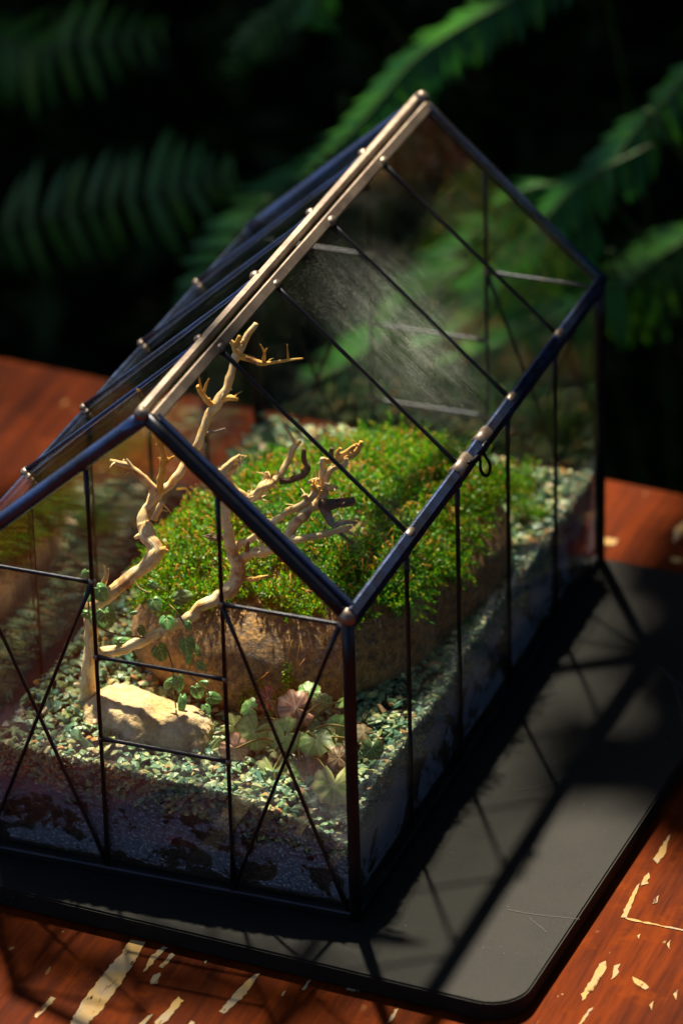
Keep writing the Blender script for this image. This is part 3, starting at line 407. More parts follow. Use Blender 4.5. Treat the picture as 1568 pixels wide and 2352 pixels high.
for x, y in ((0, 0), (W, 0), (W, D), (0, D)):
    MB().tube([(x, y, ZB + (HE + .001 - ZB) * i / 6) for i in range(7)], [.0031 + .00012 * noise.noise(Vector((x * 9, y * 9, i))) for i in range(7)], 14).build('corner_post', WIRE, terr)
for (p0, p1) in (((0, 0), (W, 0)), ((W, 0), (W, D)), ((W, D), (0, D)), ((0, D), (0, 0))):
    bar('base_rail', (*p0, ZB + .0022), (*p1, ZB + .0022), .0046, .0044, mat=WIRE, ext=.002)
for y in (0, D):
    for xe in (-.001, W):
        P = [Vector((xe, y, HE)).lerp(Vector((XR, y, HR)), i / 10) for i in range(11)]
        MB().tube(P, [(.0040 if xe < 0 else .0032) + .00015 * noise.noise(p * 90) for p in P], 14).build('gable_rail', STEEL if xe < 0 else WIRE, terr)  # left rails carry a painted sky reflection, right ones stay black
    s = -1 if y == 0 else 1
    rod('wall_bar', (A1, y, ZB), (A1, y, rz(A1)), .00108); rod('wall_bar', (A2, y, ZB), (A2, y, rz(A2)), .00108)
    for x0, x1, z in ((0, A1, HW), (A2, W, HW), (A1, A2, H1), (A1, A2, H2)): rod('cross_bar', (x0, y, z), (x1, y, z), .0010)
    o_ = .0006 * s
    for x0, x1 in ((0, A1), (A2, W)):
        xa, xb_ = (x0 + .003, x1) if x0 == 0 else (x0, x1 - .004)
        rod('cross_brace', (xa, y, HW), (xb_, y, ZB + .004), .00092); rod('cross_brace', (xb_, y + o_, HW), (xa, y + o_, ZB + .004), .00092)
bar('ridge_rail', (XR - .0026, -.002, HR + .001), (XR - .0026, D + .002, HR + .001), .0046, .0046, mat=SOLDER)
LN = Vector((HR - HE, 0, W - XR)).normalized()          # outward normal of the right-hand roof
LD = Vector((W - XR, 0, -(HR - HE))).normalized()
lid0 = Vector((XR, 0, HR)) + LN * .002 + LD * .004; lid1 = Vector((W, 0, HE)) + LN * .0032
bar('lid_rail', lid0 + Vector((0, .001, 0)), lid0 + Vector((0, D - .001, 0)), .0058, .0036, up=LN, mat=SOLDER)
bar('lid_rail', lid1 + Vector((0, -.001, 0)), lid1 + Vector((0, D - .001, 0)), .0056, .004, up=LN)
bar('lid_rail', lid0 + Vector((0, .0034, .0004)), lid1 + Vector((0, .0034, .0004)), .004, .0034, up=LN)
bar('lid_rail', lid0 + Vector((0, D - .0034, .0004)), lid1 + Vector((0, D - .0034, .0004)), .004, .0034, up=LN)
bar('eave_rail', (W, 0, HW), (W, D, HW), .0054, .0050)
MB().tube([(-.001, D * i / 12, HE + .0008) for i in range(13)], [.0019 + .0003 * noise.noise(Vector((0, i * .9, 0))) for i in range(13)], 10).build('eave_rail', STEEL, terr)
for y in FY[1:5]:
    rod('roof_bar', lid0 + Vector((0, y, 0)), lid1 + Vector((0, y, 0)), .00102)
    rod('roof_bar', (XR - .004, y, HR + .0005), (-.002, y, HE + .003), .00102, STEEL)  # left roof bars tinted with reflected sky as well
    rod('wall_bar', (W, y, ZB + .002), (W, y, HW), .00112); rod('wall_bar', (0, y, ZB + .002), (0, y, HE), .00112)
sol = MB(); random.seed(3)
def lump(p, r, sc=(1, 1, 1)): sol.blob(p, r * (.9 + .25 * random.random()), sc)
for y in FY[1:5]:
    lump(lid0 + Vector((0, y, 0)) + LN * .0008 + LD * .0012, .0030, (.9, 1.25, .8)); lump((XR - .005, y, HR + .0016), .0027, (1, 1.2, .8))
    lump(lid1 + Vector((0, y, 0)) - LD * .0010 + LN * .0006, .0028, (.9, 2.0, .8)); lump((-.0015, y, HE + .0028), .0028, (1, 1.2, .8))
    lump((W, y, HW - .0022), .0025, (1, 1.2, 1)); lump((0, y, HE - .0005), .0024)
lump((XR, D, HR + .002), .0042); lump((XR - .001, -.001, HR + .0015), .0042); lump((W, 0, HE), .0044); lump((W, D, HE), .0042); lump((0, 0, HE), .0044)
for y in (0, D):
    for x in (A1, A2):
        lump((x, y, rz(x) - .002), .0024, (1, 1, 1.2)); lump((x, y, HW), .0017, (1.2, 1, 1.2)); lump((x, y, H1), .0016); lump((x, y, H2), .0016)
    lump((W - .003, y, HW), .0022); lump((.003, y, HW), .0022)
sol.build('solder_joint', SOLDER, terr, True, 'stuff')
for y0, y1 in ((.1445, .1625), (.178, .192)):
    MB().beam(lid1 + Vector((0, y0, .0004)), lid1 + Vector((0, y1, .0004)), .0068, .0050, up=LN, bev=.3).build('lid_clasp', SOLDER, terr, True)
MB().beam((W + .0012, .193, HW + .0028), (W + .0012, .222, HW + .0028), .0022, .0016, bev=.3).build('latch_bar', SOLDER, terr, True)
MB().tube(spline(DATA['latch'], 5), .00085, 8).build('latch_hook', WIRE, terr)
# panes: one box each
T = .0014
def pane(poly, n, mat=GLASS):
    n = Vector(n).normalized(); P = [Vector(p) for p in poly]; k = len(P)
    v = [p + n * T / 2 for p in P] + [p - n * T / 2 for p in P]
    nn = (P[1] - P[0]).cross(P[2] - P[0]); fl = nn.dot(n) < 0
    f = [tuple(range(k)), tuple(reversed(range(k, 2 * k)))] + [(i, i + k, (i + 1) % k + k, (i + 1) % k) for i in range(k)]
    if fl: f = [tuple(reversed(q)) for q in f]
    return mesh_obj('glass_pane', v, f, mat, terr, False)
gp = .0003
for y, s in ((0, -1), (D, 1)):
    def q(x0, x1, z0, z1): pane([(x0 + gp, y, z0 + gp), (x1 - gp, y, z0 + gp), (x1 - gp, y, z1 - gp), (x0 + gp, y, z1 - gp)], (0, s, 0))
    q(0, A1, 0, HW); q(A2, W, 0, HW); q(A1, A2, 0, H2); q(A1, A2, H2, H1)
    pane([(gp, y, HW + gp), (A1 - gp, y, HW + gp), (A1 - gp, y, rz(A1)), (gp, y, rz(gp))], (0, s, 0))
    pane([(A2 + gp, y, HW + gp), (W - gp, y, HW + gp), (W - gp, y, rz(W - gp)), (A2 + gp, y, rz(A2 + gp))], (0, s, 0))
    pane([(A1 + gp, y, H1 + gp), (A2 - gp, y, H1 + gp), (A2 - gp, y, rz(A2 - gp)), (XR, y, HR), (A1 + gp, y, rz(A1 + gp))], (0, s, 0))
for a, b in zip(FY[:-1], FY[1:]):
    a += gp; b -= gp
    pane([(W, a, 0), (W, b, 0), (W, b, HW), (W, a, HW)], (1, 0, 0)); pane([(0, a, 0), (0, b, 0), (0, b, HE), (0, a, HE)], (-1, 0, 0))
    p0 = lid0 - LN * .0004; p1 = lid1 - LN * .0004
    pane([p0 + Vector((0, a, 0)), p0 + Vector((0, b, 0)), p1 + Vector((0, b, 0)), p1 + Vector((0, a, 0))], LN, GLASS_DUSTY)
    n2 = Vector((-(HR - HE), 0, XR)).normalized()
    pane([(XR - .005, a, HR - .0012), (XR - .005, b, HR - .0012), (-.001, b, HE + .002), (-.001, a, HE + .002)], n2)
def grid(name, f, nu, nv, mat, parent):
    v = [f(i / nu, j / nv) for j in range(nv + 1) for i in range(nu + 1)]
    fc = [(j * (nu + 1) + i, j * (nu + 1) + i + 1, (j + 1) * (nu + 1) + i + 1, (j + 1) * (nu + 1) + i) for j in range(nv) for i in range(nu)]
    return mesh_obj(name, v, fc, mat, parent)
grid('condensation', lambda u, v: (.0035 + u * (W - .007), .0018, .001 + v * .115), 8, 6, mat_film('front_condensation', 'y'), terr)
grid('condensation', lambda u, v: (W - .0018, .0035 + u * (D - .007), .001 + v * .095), 8, 6, mat_film('side_condensation', 'x'), terr)

# ------------------------------------------------------------------ soil and gravel
def gz(x, y):
    z = .0535 + .004 * noise.noise(Vector((x * 22, y * 22, 1.7))) + .006 * max(0, 1 - x / .12)
    k = max(0, 1 - y / .035)
    fx = .0615 - .004 * (x / .1) - (max(0, x - .12) / .08) ** 1.5 * .018
    z = z * (1 - k) + fx * k
    return z
SX0, SX1, SY0, SY1 = .0042, W - .0042, .0042, D - .0042
def soil_box():
    nu, nv, v, f = 60, 90, [], []
    idx = {}
    def add(p): v.append(p); return len(v) - 1
    top = [[add((SX0 + (SX1 - SX0) * i / nu, SY0 + (SY1 - SY0) * j / nv, gz(SX0 + (SX1 - SX0) * i / nu, SY0 + (SY1 - SY0) * j / nv) - .004)) for i in range(nu + 1)] for j in range(nv + 1)]
    for j in range(nv):
        for i in range(nu): f.append((top[j][i], top[j][i + 1], top[j + 1][i + 1], top[j + 1][i]))
    rim = [(i, 0) for i in range(nu)] + [(nu, j) for j in range(nv)] + [(i, nv) for i in range(nu, 0, -1)] + [(0, j) for j in range(nv, 0, -1)]
    rows = [[top[j][i] for i, j in rim]]
    for k in range(1, 9):
        r = []
        for (i, j) in rim:
            p = Vector(v[top[j][i]]); z = p.z + (.0006 - p.z) * k / 8
            d = .0022 * (noise.fractal(Vector((p.x, p.y, z)) * 120, .8, 2, 3) - .35) if k < 8 else -.001
            cx = Vector((p.x - .1, p.y - .19, 0)); nx = Vector(((p.x > SX1 - 1e-5) - (p.x < SX0 + 1e-5), (p.y > SY1 - 1e-5) - (p.y < SY0 + 1e-5), 0))
            r.append(add((p.x + nx.x * min(d, .001), p.y + nx.y * min(d, .001), z)))
        rows.append(r)
    n = len(rim)
    for a, b in zip(rows[:-1], rows[1:]):
        for k in range(n): f.append((a[k], b[k], b[(k + 1) % n], a[(k + 1) % n]))
    f.append(tuple(reversed(rows[-1])))
    return mesh_obj('soil', v, f, SOIL)
tag(soil_box(), 'dark wet soil bed behind the fogged lower glass', 'soil', kind='stuff')
random.seed(11)
rocks = []
for k in range(14):
    bm = bmesh.new(); pts = [bm.verts.new(Vector((random.gauss(0, 1), random.gauss(0, 1), random.gauss(0, 1))).normalized() * random.uniform(.75, 1.1)) for _ in range(13)]
    bmesh.ops.convex_hull(bm, input=bm.verts); bmesh.ops.delete(bm, geom=[q for q in bm.verts if not q.link_faces], context='VERTS'); bm.normal_update()
    bm.verts.index_update(); rocks.append(([q.co.copy() for q in bm.verts], [tuple(q.index for q in f.verts) for f in bm.faces])); bm.free()
def add_rock(mb, p, s):
    vs_, fs = random.choice(rocks); M = Euler((random.uniform(-.6, .6), random.uniform(-.6, .6), random.uniform(0, 6.3))).to_matrix()
    sc = Vector((s * random.uniform(.8, 1.5), s * random.uniform(.7, 1.1), s * random.uniform(.35, .7)))
    i0 = len(mb.v); mb.v += [Vector(p) + M @ Vector((a.x * sc.x, a.y * sc.y, a.z * sc.z)) for a in vs_]; mb.f += [tuple(i0 + i for i in q) for q in fs]
gr = MB()
BC, BA, BB, BROT = Vector((.113, .188)), .072, .106, R(-17)
def in_boulder(x, y, k=.9):
    d = Vector((x, y)) - BC; c_, s_ = math.cos(-BROT), math.sin(-BROT)
    u, v_ = d.x * c_ - d.y * s_, d.x * s_ + d.y * c_
    return (abs(u) / BA) ** 2.4 + (abs(v_) / BB) ** 2.4 < k
for i in range(9500):
    x = random.uniform(.004, W - .004); y = random.uniform(.004, D - .004)
    if in_boulder(x, y, .75): continue
    s = random.choice((.0014, .0018, .0022, .0026, .0034)) * random.uniform(.8, 1.15)
    x = min(max(x, .002 + s), W - .002 - s); y = min(max(y, .002 + s), D - .002 - s)
    add_rock(gr, (x, y, gz(x, y) - random.random() * .003), s)
for i in range(4200):                                         # the layer pressed against the front and right-hand glass
    s = random.choice((.0011, .0014, .0018, .0022)) * random.uniform(.8, 1.1)
    if random.random() < .36: x = random.uniform(.004, W - .004); y = .0026 + s * .5
    else: x = W - .0026 - s * .5; y = random.uniform(.004, D - .004)
    th = .021 + .010 * noise.noise(Vector((x * 30, y * 30, 4)))
    add_rock(gr, (x, y, gz(x, y) - th * random.random() ** 1.25), s)
tag(gr.build('gravel', GRAVEL, None, False), 'bed of small sage green gravel covering the soil inside the glass', 'gravel', kind='stuff')

# ------------------------------------------------------------------ boulder with moss, pale stone
def ellipsoid(fn, nu, nv):
    v, f = [], []
    for j in range(nv + 1):
        for i in range(nu): v.append(fn(2 * math.pi * i / nu, -math.pi / 2 + math.pi * j / nv))
    for j in range(nv):
        for i in range(nu): f.append((j * nu + i, j * nu + (i + 1) % nu, (j + 1) * nu + (i + 1) % nu, (j + 1) * nu + i))
    return v, f
def spow(c_, e): return math.copysign(abs(c_) ** e, c_)
def bfn(a, b):
    x = BA * spow(math.cos(b), .80) * spow(math.cos(a), .80); y = BB * 1.08 * spow(math.cos(b), 1.0) * spow(math.sin(a), .80); z = .046 * spow(math.sin(b), .85)
    if z > 0: z -= .016 * max(0, x / BA) ** 2 * (z / .046)
    c_, s_ = math.cos(BROT), math.sin(BROT); p = Vector((BC.x + x * c_ - y * s_, BC.y + x * s_ + y * c_, .070 + z))
    d = noise.fractal(p * 26, .9, 2.1, 4); d2 = noise.noise(p * 11)
    n = Vector((x / BA, y / BB, z / .046)).normalized()
    return p + n * (.0022 * d + .0065 * d2)
bv, bf = ellipsoid(bfn, 128, 64)
boulder = mesh_obj('boulder', bv, bf, STONE); tag(boulder, 'big brown boulder with a thick moss cover on top, inside the terrarium', 'boulder')
def sfn(a, b):
    x = .0375 * spow(math.cos(b), .9) * spow(math.cos(a), .95); y = .0225 * spow(math.cos(b), .95) * spow(math.sin(a), .95); z = .0145 * math.sin(b)
    p = Vector((.0685 + x, .0535 + y - .12 * x, (.0515 + z * (1 - .25 * (x / .0375)))))
    n = Vector((x / .0375, y / .021, z / .019)).normalized()
    return p + n * (.0032 * noise.fractal(p * 60, .8, 2.1, 6))
sv, sf = ellipsoid(sfn, 110, 56)
tag(mesh_obj('stone', sv, sf, PALE), 'small pale sandstone lump at the foot of the driftwood', 'stone')

random.seed(5)
bvh = BVHTree.FromPolygons(bv, bf)
moss = MB()
def leaf_tri(mb, p, d, up, L, wd):
    s = d.cross(up)
    if s.length < 1e-6: return
    s.normalize(); i0 = len(mb.v); m = p + d * L * .5
    mb.v += [p, m + s * wd, p + d * L, m - s * wd]; mb.f += [(i0, i0 + 1, i0 + 2, i0 + 3)]
def shoot(mb, p, n, L, leafL):
    d = (n + Vector((random.gauss(0, .45), random.gauss(0, .45), random.gauss(0, .3)))).normalized()
    k = max(4, int(L / .0011)); q = Vector(p); side = d.orthogonal().normalized()
    for j in range(k):
        d = (d + Vector((random.gauss(0, .12), random.gauss(0, .12), -.05))).normalized()
        q = q + d * (L / k); tf = j / k
        for m_ in range(2):
            a = j * 2.4 + m_ * math.pi + random.uniform(-.4, .4)
            o_ = (Matrix.Rotation(a, 3, d) @ d.orthogonal().normalized())
            ld = (o_ * .9 + d * (.45 + .5 * tf)).normalized()
            leaf_tri(mb, q, ld, d, leafL * (1.1 - .45 * tf) * random.uniform(.8, 1.2), leafL * .19)
tris = []
for f in bf:
    P = [Vector(bv[i]) for i in f]; ar = ((P[1] - P[0]).cross(P[2] - P[0]).length + (P[2] - P[0]).cross(P[3] - P[0]).length) / 2
    if ar > 1e-12: tris.append((P, ar))
cum = []; tot = 0
for P, ar in tris: tot += ar; cum.append(tot)
import bisect
cnt = 0; stalks = MB()
for _ in range(200000):
    if cnt >= 8200: break
    P, ar = tris[bisect.bisect(cum, random.random() * tot) % len(tris)]
    u, v_ = random.random(), random.random(); p = P[0].lerp(P[1], u).lerp(P[3].lerp(P[2], u), v_)
    n = (P[1] - P[0]).cross(P[3] - P[0])
    if n.length < 1e-12: continue
    n.normalize()
    lim = .094 + .010 * noise.noise(p * 45) + .006 * noise.noise(p * 120)
    if p.x < .09: lim -= .008
    if p.y < .125: lim += (.125 - p.y) * .35
    if p.x > .13 and p.y > .12: lim -= .007
    ok = p.z > lim
    if not ok and abs(p.x - .128) < .014 and p.y < .12 and .066 < p.z < .085 and noise.noise(p * 130) > .12: ok = True
    if not ok: continue
    cl = noise.noise(p * 70)
    cl2 = noise.noise(p * 190)
    if (cl < -.3 or cl2 < -.25) and random.random() < .8: continue
    edge = max(0, 1 - (p.z - lim) / .008)
    if p.y > .235: L_k = 1 + 8 * (p.y - .235)
    else: L_k = 1
    nn = (n * (1 - .3 * edge) + Vector((0, 0, .55 - .75 * edge))).normalized()
    L = random.uniform(.004, .0105) * (1 + .9 * cl + .8 * cl2 + .35 * edge) * L_k; shoot(moss, p - n * .0006, nn, L, random.uniform(.0018, .0034)); cnt += 1
    if random.random() < .08:
        h = random.uniform(.008, .017); q = p + n * .002; b_ = Vector((random.gauss(0, .4), random.gauss(0, .4), 1)).normalized()
        e = q + b_ * h; m_ = q.lerp(e, .6) + Vector((random.gauss(0, .001), random.gauss(0, .001), 0))
        stalks.tube([q, m_, e, e + Vector((random.gauss(0, .0012), random.gauss(0, .0012), -.0008))], [.00018, .00016, .00022, .00045], 4)
# small tufts on the gravel at the back and by the walls
for cx, cy, rr, nn_ in ((.165, .345, .012, 60), (.045, .30, .02, 160), (.09, .325, .02, 160), (.182, .315, .008, 30), (.03, .22, .01, 50)):
    for _ in range(nn_):
        a = random.uniform(0, 6.3); r_ = rr * math.sqrt(random.random()); x, y = cx + r_ * math.cos(a), cy + r_ * math.sin(a)
        shoot(moss, Vector((x, y, gz(x, y))), Vector((0, 0, 1)), random.uniform(.008, .018), .0028)
tag(moss.build('moss', MOSS, None, False), 'bright green moss carpet growing over the boulder', 'moss', kind='stuff')
tag(stalks.build('moss_stalks', SPORE, None, True), 'thin orange spore stalks rising from the moss', 'moss stalks', kind='stuff')

# ------------------------------------------------------------------ driftwood
drift = thing('driftwood', 'pale branching driftwood rising from the sandstone and reaching over the moss', 'driftwood')
def limb(name, pts, mat, seed):
    P4 = [(*p[:3], p[3] * (1.18 if p[3] > .0008 else 1.05)) for p in pts]; pos = spline([p[:3] for p in P4], 6); rad = []
    for i in range(len(P4) - 1):
        for j in range(6): t = j / 6; rad.append(P4[i][3] * (1 - t) + P4[i + 1][3] * t)
    rad.append(P4[-1][3])
    random.seed(seed)
    pos = [p + Vector((noise.noise(p * 190 + Vector((seed, 0, 0))), noise.noise(p * 190 + Vector((0, seed, 0))), noise.noise(p * 190 + Vector((0, 0, seed))))) * r * .35 for p, r in zip(pos, rad)]
    rad = [r * (1 + .16 * noise.noise(p * 330)) for p, r in zip(pos, rad)]
    m = MB().tube(pos, rad, 12 if rad[0] > .0012 else 8, True, .24, seed)
    if rad[0] > .0015:
        for _ in range(3):                                     # knots and broken twig stubs
            i = random.randrange(2, len(pos) - 2); d = Vector((random.gauss(0, 1), random.gauss(0, 1), random.gauss(0, 1))).normalized()
            m.tube([pos[i], pos[i] + d * rad[i] * 1.3, pos[i] + d * rad[i] * 1.75], [rad[i] * .5, rad[i] * .34, rad[i] * .2], 6)
        for _ in range(4 if seed > 20 else 2):                 # fine broken twigs
            i = random.randrange(len(pos) // 3, len(pos) - 2); d = Vector((random.gauss(0, 1), random.gauss(0, 1), random.gauss(.3, .8))).normalized(); l_ = random.uniform(.003, .008)
            m.tube([pos[i], pos[i] + d * l_ * .5 + Vector((0, 0, .0006)), pos[i] + d * l_], [.0005, .00034, .00012], 5)
    o = m.build(name, mat, drift); nn = 12 if rad[0] > .0012 else 8; L_ = 0; U = []
    for i, p in enumerate(pos):
        if i: L_ += (p - pos[i - 1]).length
        U += [L_] * nn
    A_ = [[math.cos(2 * math.pi * (i % nn) / nn) * .0026 + seed for i in range(len(U))], [math.sin(2 * math.pi * (i % nn) / nn) * .0026 for i in range(len(U))], [u_ * .10 for u_ in U]]
    for an, vals in zip(('grain_x', 'grain_y', 'grain_u'), A_):
        a_ = o.data.attributes.new(an, 'FLOAT', 'POINT'); a_.data.foreach_set('value', vals + [0.0] * (len(o.data.vertices) - len(vals)))
    return o
limb('trunk', DATA['trunk'], BARK['dark' if 0 else 'bone'], 1)
for i, (k, pts) in enumerate(DATA['branches']): limb('branch', pts, BARK[k], i + 2)

# ------------------------------------------------------------------ creeping fig on the driftwood
cam_pos = cam.matrix_world.translation
def leaf_mesh(name, outline, nrad, nang, relief, mat):
    """polar grid leaf in its own XY plane, tip at +Y, stalk at the origin side; outline(angle)->radius"""
    v, vein, f = [], [], []
    v.append((0, 0, relief(0, 0)[0])); vein.append(1.0)
    for j in range(1, nrad + 1):
        for i in range(nang):
            a = 2 * math.pi * i / nang; r = outline(a) * j / nrad
            z, q = relief(a, j / nrad); v.append((r * math.sin(a), r * math.cos(a), z)); vein.append(q)
    for i in range(nang): f.append((0, 1 + (i + 1) % nang, 1 + i))
    for j in range(nrad - 1):
        for i in range(nang):
            a = 1 + j * nang + i; b = 1 + j * nang + (i + 1) % nang; f.append((a, b, b + nang, a + nang))
    f = [tuple(reversed(q)) for q in f]
    return v, f, vein
def heart(a):
    c_ = math.cos(a); r = .62 + .22 * c_ + .16 * max(0, c_) ** 6
    if c_ < -.85: r -= .30 * ((-c_ - .85) / .15)
    return r
def heart_relief(a, t):
    x = heart(a) * t * math.sin(a); y = heart(a) * t * math.cos(a)
    mid = math.exp(-(x / .05) ** 2); lat = 0
    for k in range(-2, 4):
        d = abs((y - abs(x) * .75) - k * .30); lat = max(lat, math.exp(-(d / .055) ** 2))
    q = max(mid, lat * .75)
    return (.11 * (1 - q) * (1 - t ** 3) - .35 * t * t * .45 + .03 * math.sin(3 * a)), min(1, q * .85)
hv, hf, hq = leaf_mesh('leaf', heart, 7, 30, heart_relief, FIG)
fig = thing('creeping_fig', 'small creeping fig vine with rounded puckered green leaves around the driftwood foot', 'vine')
fig_leaf0 = mesh_obj('leaf', hv, hf, FIG, fig, True, {'vein': hq})
def oriented(pos, size, rot, sq, facing, yawjit=.35):
    """leaf facing roughly the given direction, its tip turned by rot degrees in that plane"""
    z = Vector(facing).normalized(); z = (z + Vector((random.gauss(0, yawjit), random.gauss(0, yawjit), random.gauss(0, yawjit)))).normalized()
    x = Vector((0, 0, 1)).cross(z).normalized(); y = z.cross(x)
    M = Matrix((x, y, z)).transposed() @ Matrix.Rotation(R(rot), 3, 'Z') @ Matrix.Diagonal((size * sq, size, size))
    return Matrix.Translation(Vector(pos)) @ M.to_4x4()
random.seed(21)
first = True
for pos, s, rot, sq in DATA['fig']:
    M = oriented(pos, s * 2.05, rot, max(sq, .45), (.35, -.75, .62), .25)
    if first: fig_leaf0.matrix_local = M; first = False
    else: copy_mesh(fig_leaf0, M, fig)
for pts in DATA['figstem']: MB().tube(spline(pts, 6), .00045, 6).build('stem', STALK, fig)

# ------------------------------------------------------------------ strawberry-leaved plant in the front corner
def scallop(a):
    c_ = math.cos(a); r = .76 + .19 * abs(math.cos(a * 4.5)) ** .55
    if c_ < -.9: r -= .55 * ((-c_ - .9) / .1)
    return r * (1 + .13 * noise.noise(Vector((math.cos(a) * 2.2, math.sin(a) * 2.2, 5))))
def sc_relief(a, t):
    wv = .13 * t * noise.noise(Vector((math.cos(a) * t * 2.6, math.sin(a) * t * 2.6, 2)))
    k = abs(math.cos(a * 4.5)); q = math.exp(-((1 - k) * 16 * (t + .15)) ** 2)
    b = abs(math.cos(a * 9)); q2 = math.exp(-((1 - b) * 5 * t) ** 2) * (t > .5) * .4
    return wv + .06 * (1 - q) * t - .22 * t * t + .02 * math.cos(a * 9) * t, min(1, max(q, q2) * .6)
xv, xf, xq = leaf_mesh('leaf', scallop, 6, 44, sc_relief, None)
sax = thing('strawberry_begonia', 'bushy scalloped-leaf plant with cream, pink and red veined leaves in the front corner', 'plant')
protos = {}
random.seed(8)
for pos, s, c_ in DATA['sax']:
    M = oriented(pos, s * 1.3, random.uniform(0, 360) if c_ else random.uniform(120, 240), 1, (.3, -.55, .8), .35)
    if c_ not in protos:
        o = mesh_obj('leaf', xv, xf, SAXM[c_], sax, True, {'vein': xq, 'rim': [max(0, (math.hypot(q[0], q[1]) - .70) / .25) ** 2 if math.hypot(q[0], q[1]) > .7 else 0.0 for q in xv]}); o.matrix_local = M; protos[c_] = o
    else: copy_mesh(protos[c_], M, sax)
    b0 = Vector((.150 + random.gauss(0, .006), .052 + random.gauss(0, .006), .050)); p = Vector(pos)
    MB().tube(spline([b0, b0.lerp(p, .5) + Vector((0, 0, .008)), p - Vector((0, 0, .0004))], 5), .00055, 6).build('stalk', STALK, sax)

# ------------------------------------------------------------------ ferns beyond the table
def leaflet_mesh():
    v, f = [], []; n = 7
    for i in range(n + 1):
        t = i / n; wd = .14 * (math.sin(math.pi * min(1, .12 + t * .9)) ** .7) * (1 - .35 * t); z = -.16 * t * t
        v += [(-wd, t, z - .02), (0, t, z), (wd, t, z - .02)]
    for i in range(n): a = i * 3; f += [(a, a + 1, a + 4, a + 3), (a + 1, a + 2, a + 5, a + 4)]
    return v, f
lv, lf = leaflet_mesh(); leaflets = {}
def frond(plant, pts, L, mat, root, seed, n=26, droop=.35, face=(.2, -.5, .85), shape=1.0):
    random.seed(seed)
    P = spline(pts, 10); st = P[0]
    stem = spline([root, root.lerp(st, .45) + Vector((0, .05, .12)), st + (st - P[3]) * 1.5, st], 8)[:-1] if root else []
    ribs = MB(); ribs.tube(stem + P, [.0012] * len(stem) + [.0008 * (1 - .8 * i / len(P)) + .0003 for i in range(len(P))], 6)
    fr = ribs.build('frond', FERNRIB, plant); fr.matrix_parent_inverse = Matrix()
    zf = Vector(face).normalized()
    for k in range(n):
        t = (k + .5) / n; i = t * (len(P) - 1); i0 = int(i); p = P[i0].lerp(P[min(i0 + 1, len(P) - 1)], i - i0)
        d = (P[min(i0 + 1, len(P) - 1)] - P[max(i0 - 1, 0)]).normalized(); sd_ = d.cross(zf).normalized(); z = sd_.cross(d).normalized()
        ln = L * (math.sin(math.pi * (.16 + .80 * t)) ** .8) * random.uniform(.75, 1.12)
        for s_ in (1, -1):
            y = (sd_ * s_ * .92 + d * .30 + Vector((0, 0, -droop)) + Vector((random.gauss(0, .07), random.gauss(0, .07), random.gauss(0, .07)))).normalized()
            x = y.cross(z).normalized(); zz = x.cross(y)
            M = Matrix.Translation(p) @ (Matrix((x, y, zz)).transposed() @ Matrix.Diagonal((ln, ln, ln))).to_4x4()
            if mat.name not in leaflets:
                o = mesh_obj('leaflet', lv, lf, mat, fr, True); o.matrix_local = M; leaflets[mat.name] = o
            else: copy_mesh(leaflets[mat.name], M, fr)
F_ = DATA['fern']
def fern(label, x, y, fronds, group='ferns behind the table'):
    t = thing('fern', label, 'fern', group); r = Vector((x, y, -.72))
    for i, (k, L, mat, n, dr) in enumerate(fronds): frond(t, F_[k], L, mat, r + Vector((random.uniform(-.02, .02), random.uniform(-.02, .02), 0)), hash(k) % 97 if 0 else ord(k[0]) + i, n, dr, (.3, -.8, .5) if k[0] == 'A' else (.2, -.5, .85))
fern('dim dark fern with one broad frond spread behind the left end of the table', -.55, 1.0, [('A', .050, FERN_DARK, 16, .12), ('A2', .046, FERN_DARK, 13, .5)])
fern('bright green fern whose frond hangs behind the roof ridge of the terrarium', .05, 1.05, [('B', .031, FERN, 29, .55), ('E', .05, FERN, 13, .5), ('N', .05, FERN, 13, .5), ('J', .035, FERN, 16, .4)])
fern('blue-green fern arching in from the right behind the far eave', .30, 1.0, [('C', .030, FERN, 30, .55), ('D', .036, FERN, 17, .6), ('K', .055, FERN, 13, .5), ('M', .06, FERN, 13, .5), ('G', .044, FERN_DARK, 12, .5)])
fern('small faint fern tips hanging at the top edge above the ridge', -.05, 1.25, [('H', .022, FERN, 9, .5), ('I', .025, FERN_DARK, 10, .5)])

# hedge behind, and unseen boughs added to shade the ferns, tray and table
random.seed(31)
hd = MB()
def hleaf(mb, p, s):
    M = Euler((random.uniform(0, 6.3), random.uniform(0, 6.3), random.uniform(0, 6.3))).to_matrix(); i0 = len(mb.v)
    mb.v += [Vector(p) + M @ Vector(q) * s for q in ((0, -.5, 0), (.22, 0, .05), (0, .5, 0), (-.22, 0, .05))]; mb.f.append((i0, i0 + 1, i0 + 2, i0 + 3))
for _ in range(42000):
    x = random.uniform(-1.9, 2.1); y = random.uniform(1.35, 1.85); top = .25 + 1.0 * min(1, max(0, (x + .1) / .3)) + .08 * noise.noise(Vector((x * 3, 0, 2))) + .04 * noise.noise(Vector((x * 11, y * 9, 0)))  # tall right end is added unseen, to keep the roof glass reflection dark
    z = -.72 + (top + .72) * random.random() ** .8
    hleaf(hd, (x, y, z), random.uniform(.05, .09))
tag(hd.build('hedge', HEDGE, None, False), 'dark leafy hedge in shade behind the ferns, its tall right end added unseen', 'hedge', kind='stuff')
cn = MB()
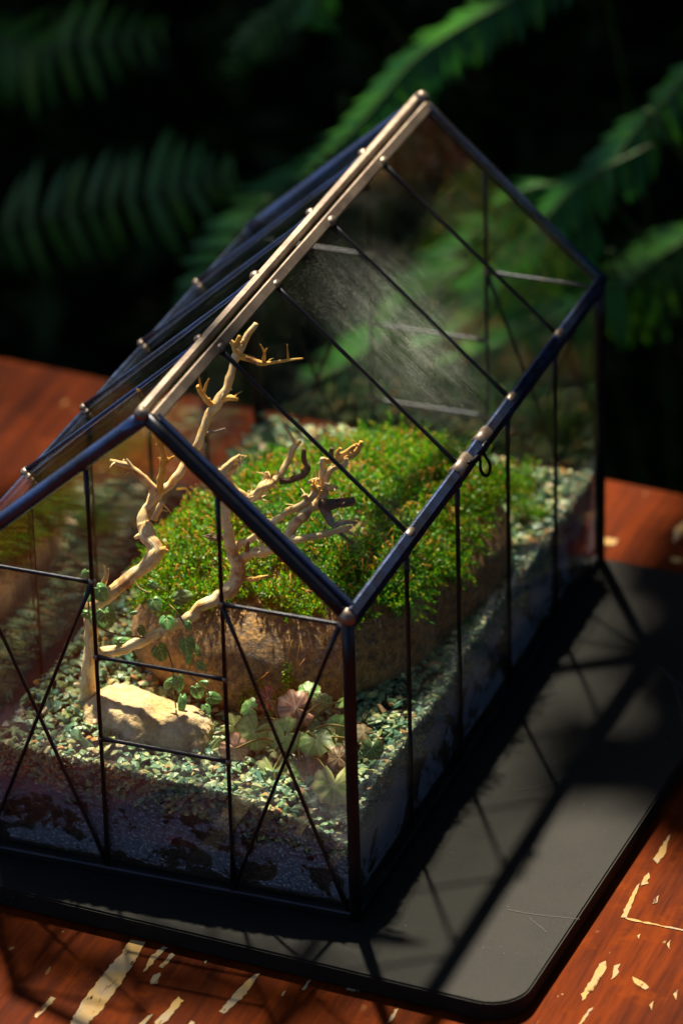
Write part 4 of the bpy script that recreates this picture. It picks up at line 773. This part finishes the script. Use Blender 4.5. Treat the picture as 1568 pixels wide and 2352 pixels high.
for _ in range(24000):                                        # low boughs put straight above the ferns to shade them
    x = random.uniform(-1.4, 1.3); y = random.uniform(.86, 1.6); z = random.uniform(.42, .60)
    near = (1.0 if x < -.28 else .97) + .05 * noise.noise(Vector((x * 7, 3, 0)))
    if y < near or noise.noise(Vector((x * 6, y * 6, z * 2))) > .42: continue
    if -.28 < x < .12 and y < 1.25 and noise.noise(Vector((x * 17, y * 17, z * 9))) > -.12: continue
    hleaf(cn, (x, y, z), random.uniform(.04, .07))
for _ in range(9000):                                         # a bough further up, added to shade the tray's right-hand end
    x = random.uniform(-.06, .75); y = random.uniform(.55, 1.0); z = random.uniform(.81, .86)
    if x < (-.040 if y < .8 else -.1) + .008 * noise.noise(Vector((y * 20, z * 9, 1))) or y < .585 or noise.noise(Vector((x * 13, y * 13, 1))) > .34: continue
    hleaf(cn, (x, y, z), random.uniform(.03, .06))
for _ in range(2600):                                         # and one added to shade the tray left of the glass
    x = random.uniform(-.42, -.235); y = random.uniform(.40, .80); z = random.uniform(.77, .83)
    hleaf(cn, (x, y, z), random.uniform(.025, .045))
for _ in range(800): hleaf(cn, (random.uniform(-.36, -.06), random.gauss(.385, .010), random.gauss(.83, .01)), random.uniform(.012, .022))   # a twig added to shade the table before the tray
for x0, x1, y0, y1, k in ((-.95, -.52, 1.16, 1.50, 1500), (-.25, .2, 1.02, 1.5, 2200)):   # thin high twigs added for a soft half shade on the far table
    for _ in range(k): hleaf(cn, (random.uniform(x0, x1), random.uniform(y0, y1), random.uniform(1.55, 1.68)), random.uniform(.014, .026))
tag(cn.build('added_shade_boughs', HEDGE, None, False), 'unseen leafy boughs added to shade the ferns, tray and table', 'foliage', kind='stuff')
# unseen shell of leaves added all round to cut sky light, with chosen gaps
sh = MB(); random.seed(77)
gaps = [(to_sun, 9), (Vector((-.93, .05, .30)), 24), (Vector((-.5, -.75, .5)), 32), (Vector((.8, .15, .5)), 13)]  # openings set for the sun and for blue light on bars and glass
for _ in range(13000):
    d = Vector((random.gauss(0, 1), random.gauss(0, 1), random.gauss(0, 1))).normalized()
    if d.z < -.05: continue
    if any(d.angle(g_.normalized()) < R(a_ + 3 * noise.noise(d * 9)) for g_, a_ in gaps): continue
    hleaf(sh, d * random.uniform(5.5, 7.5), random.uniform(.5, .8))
tag(sh.build('added_leaf_shell', HEDGE, None, False), 'unseen shell of leaves added all round to cut the sky light', 'foliage', kind='stuff')
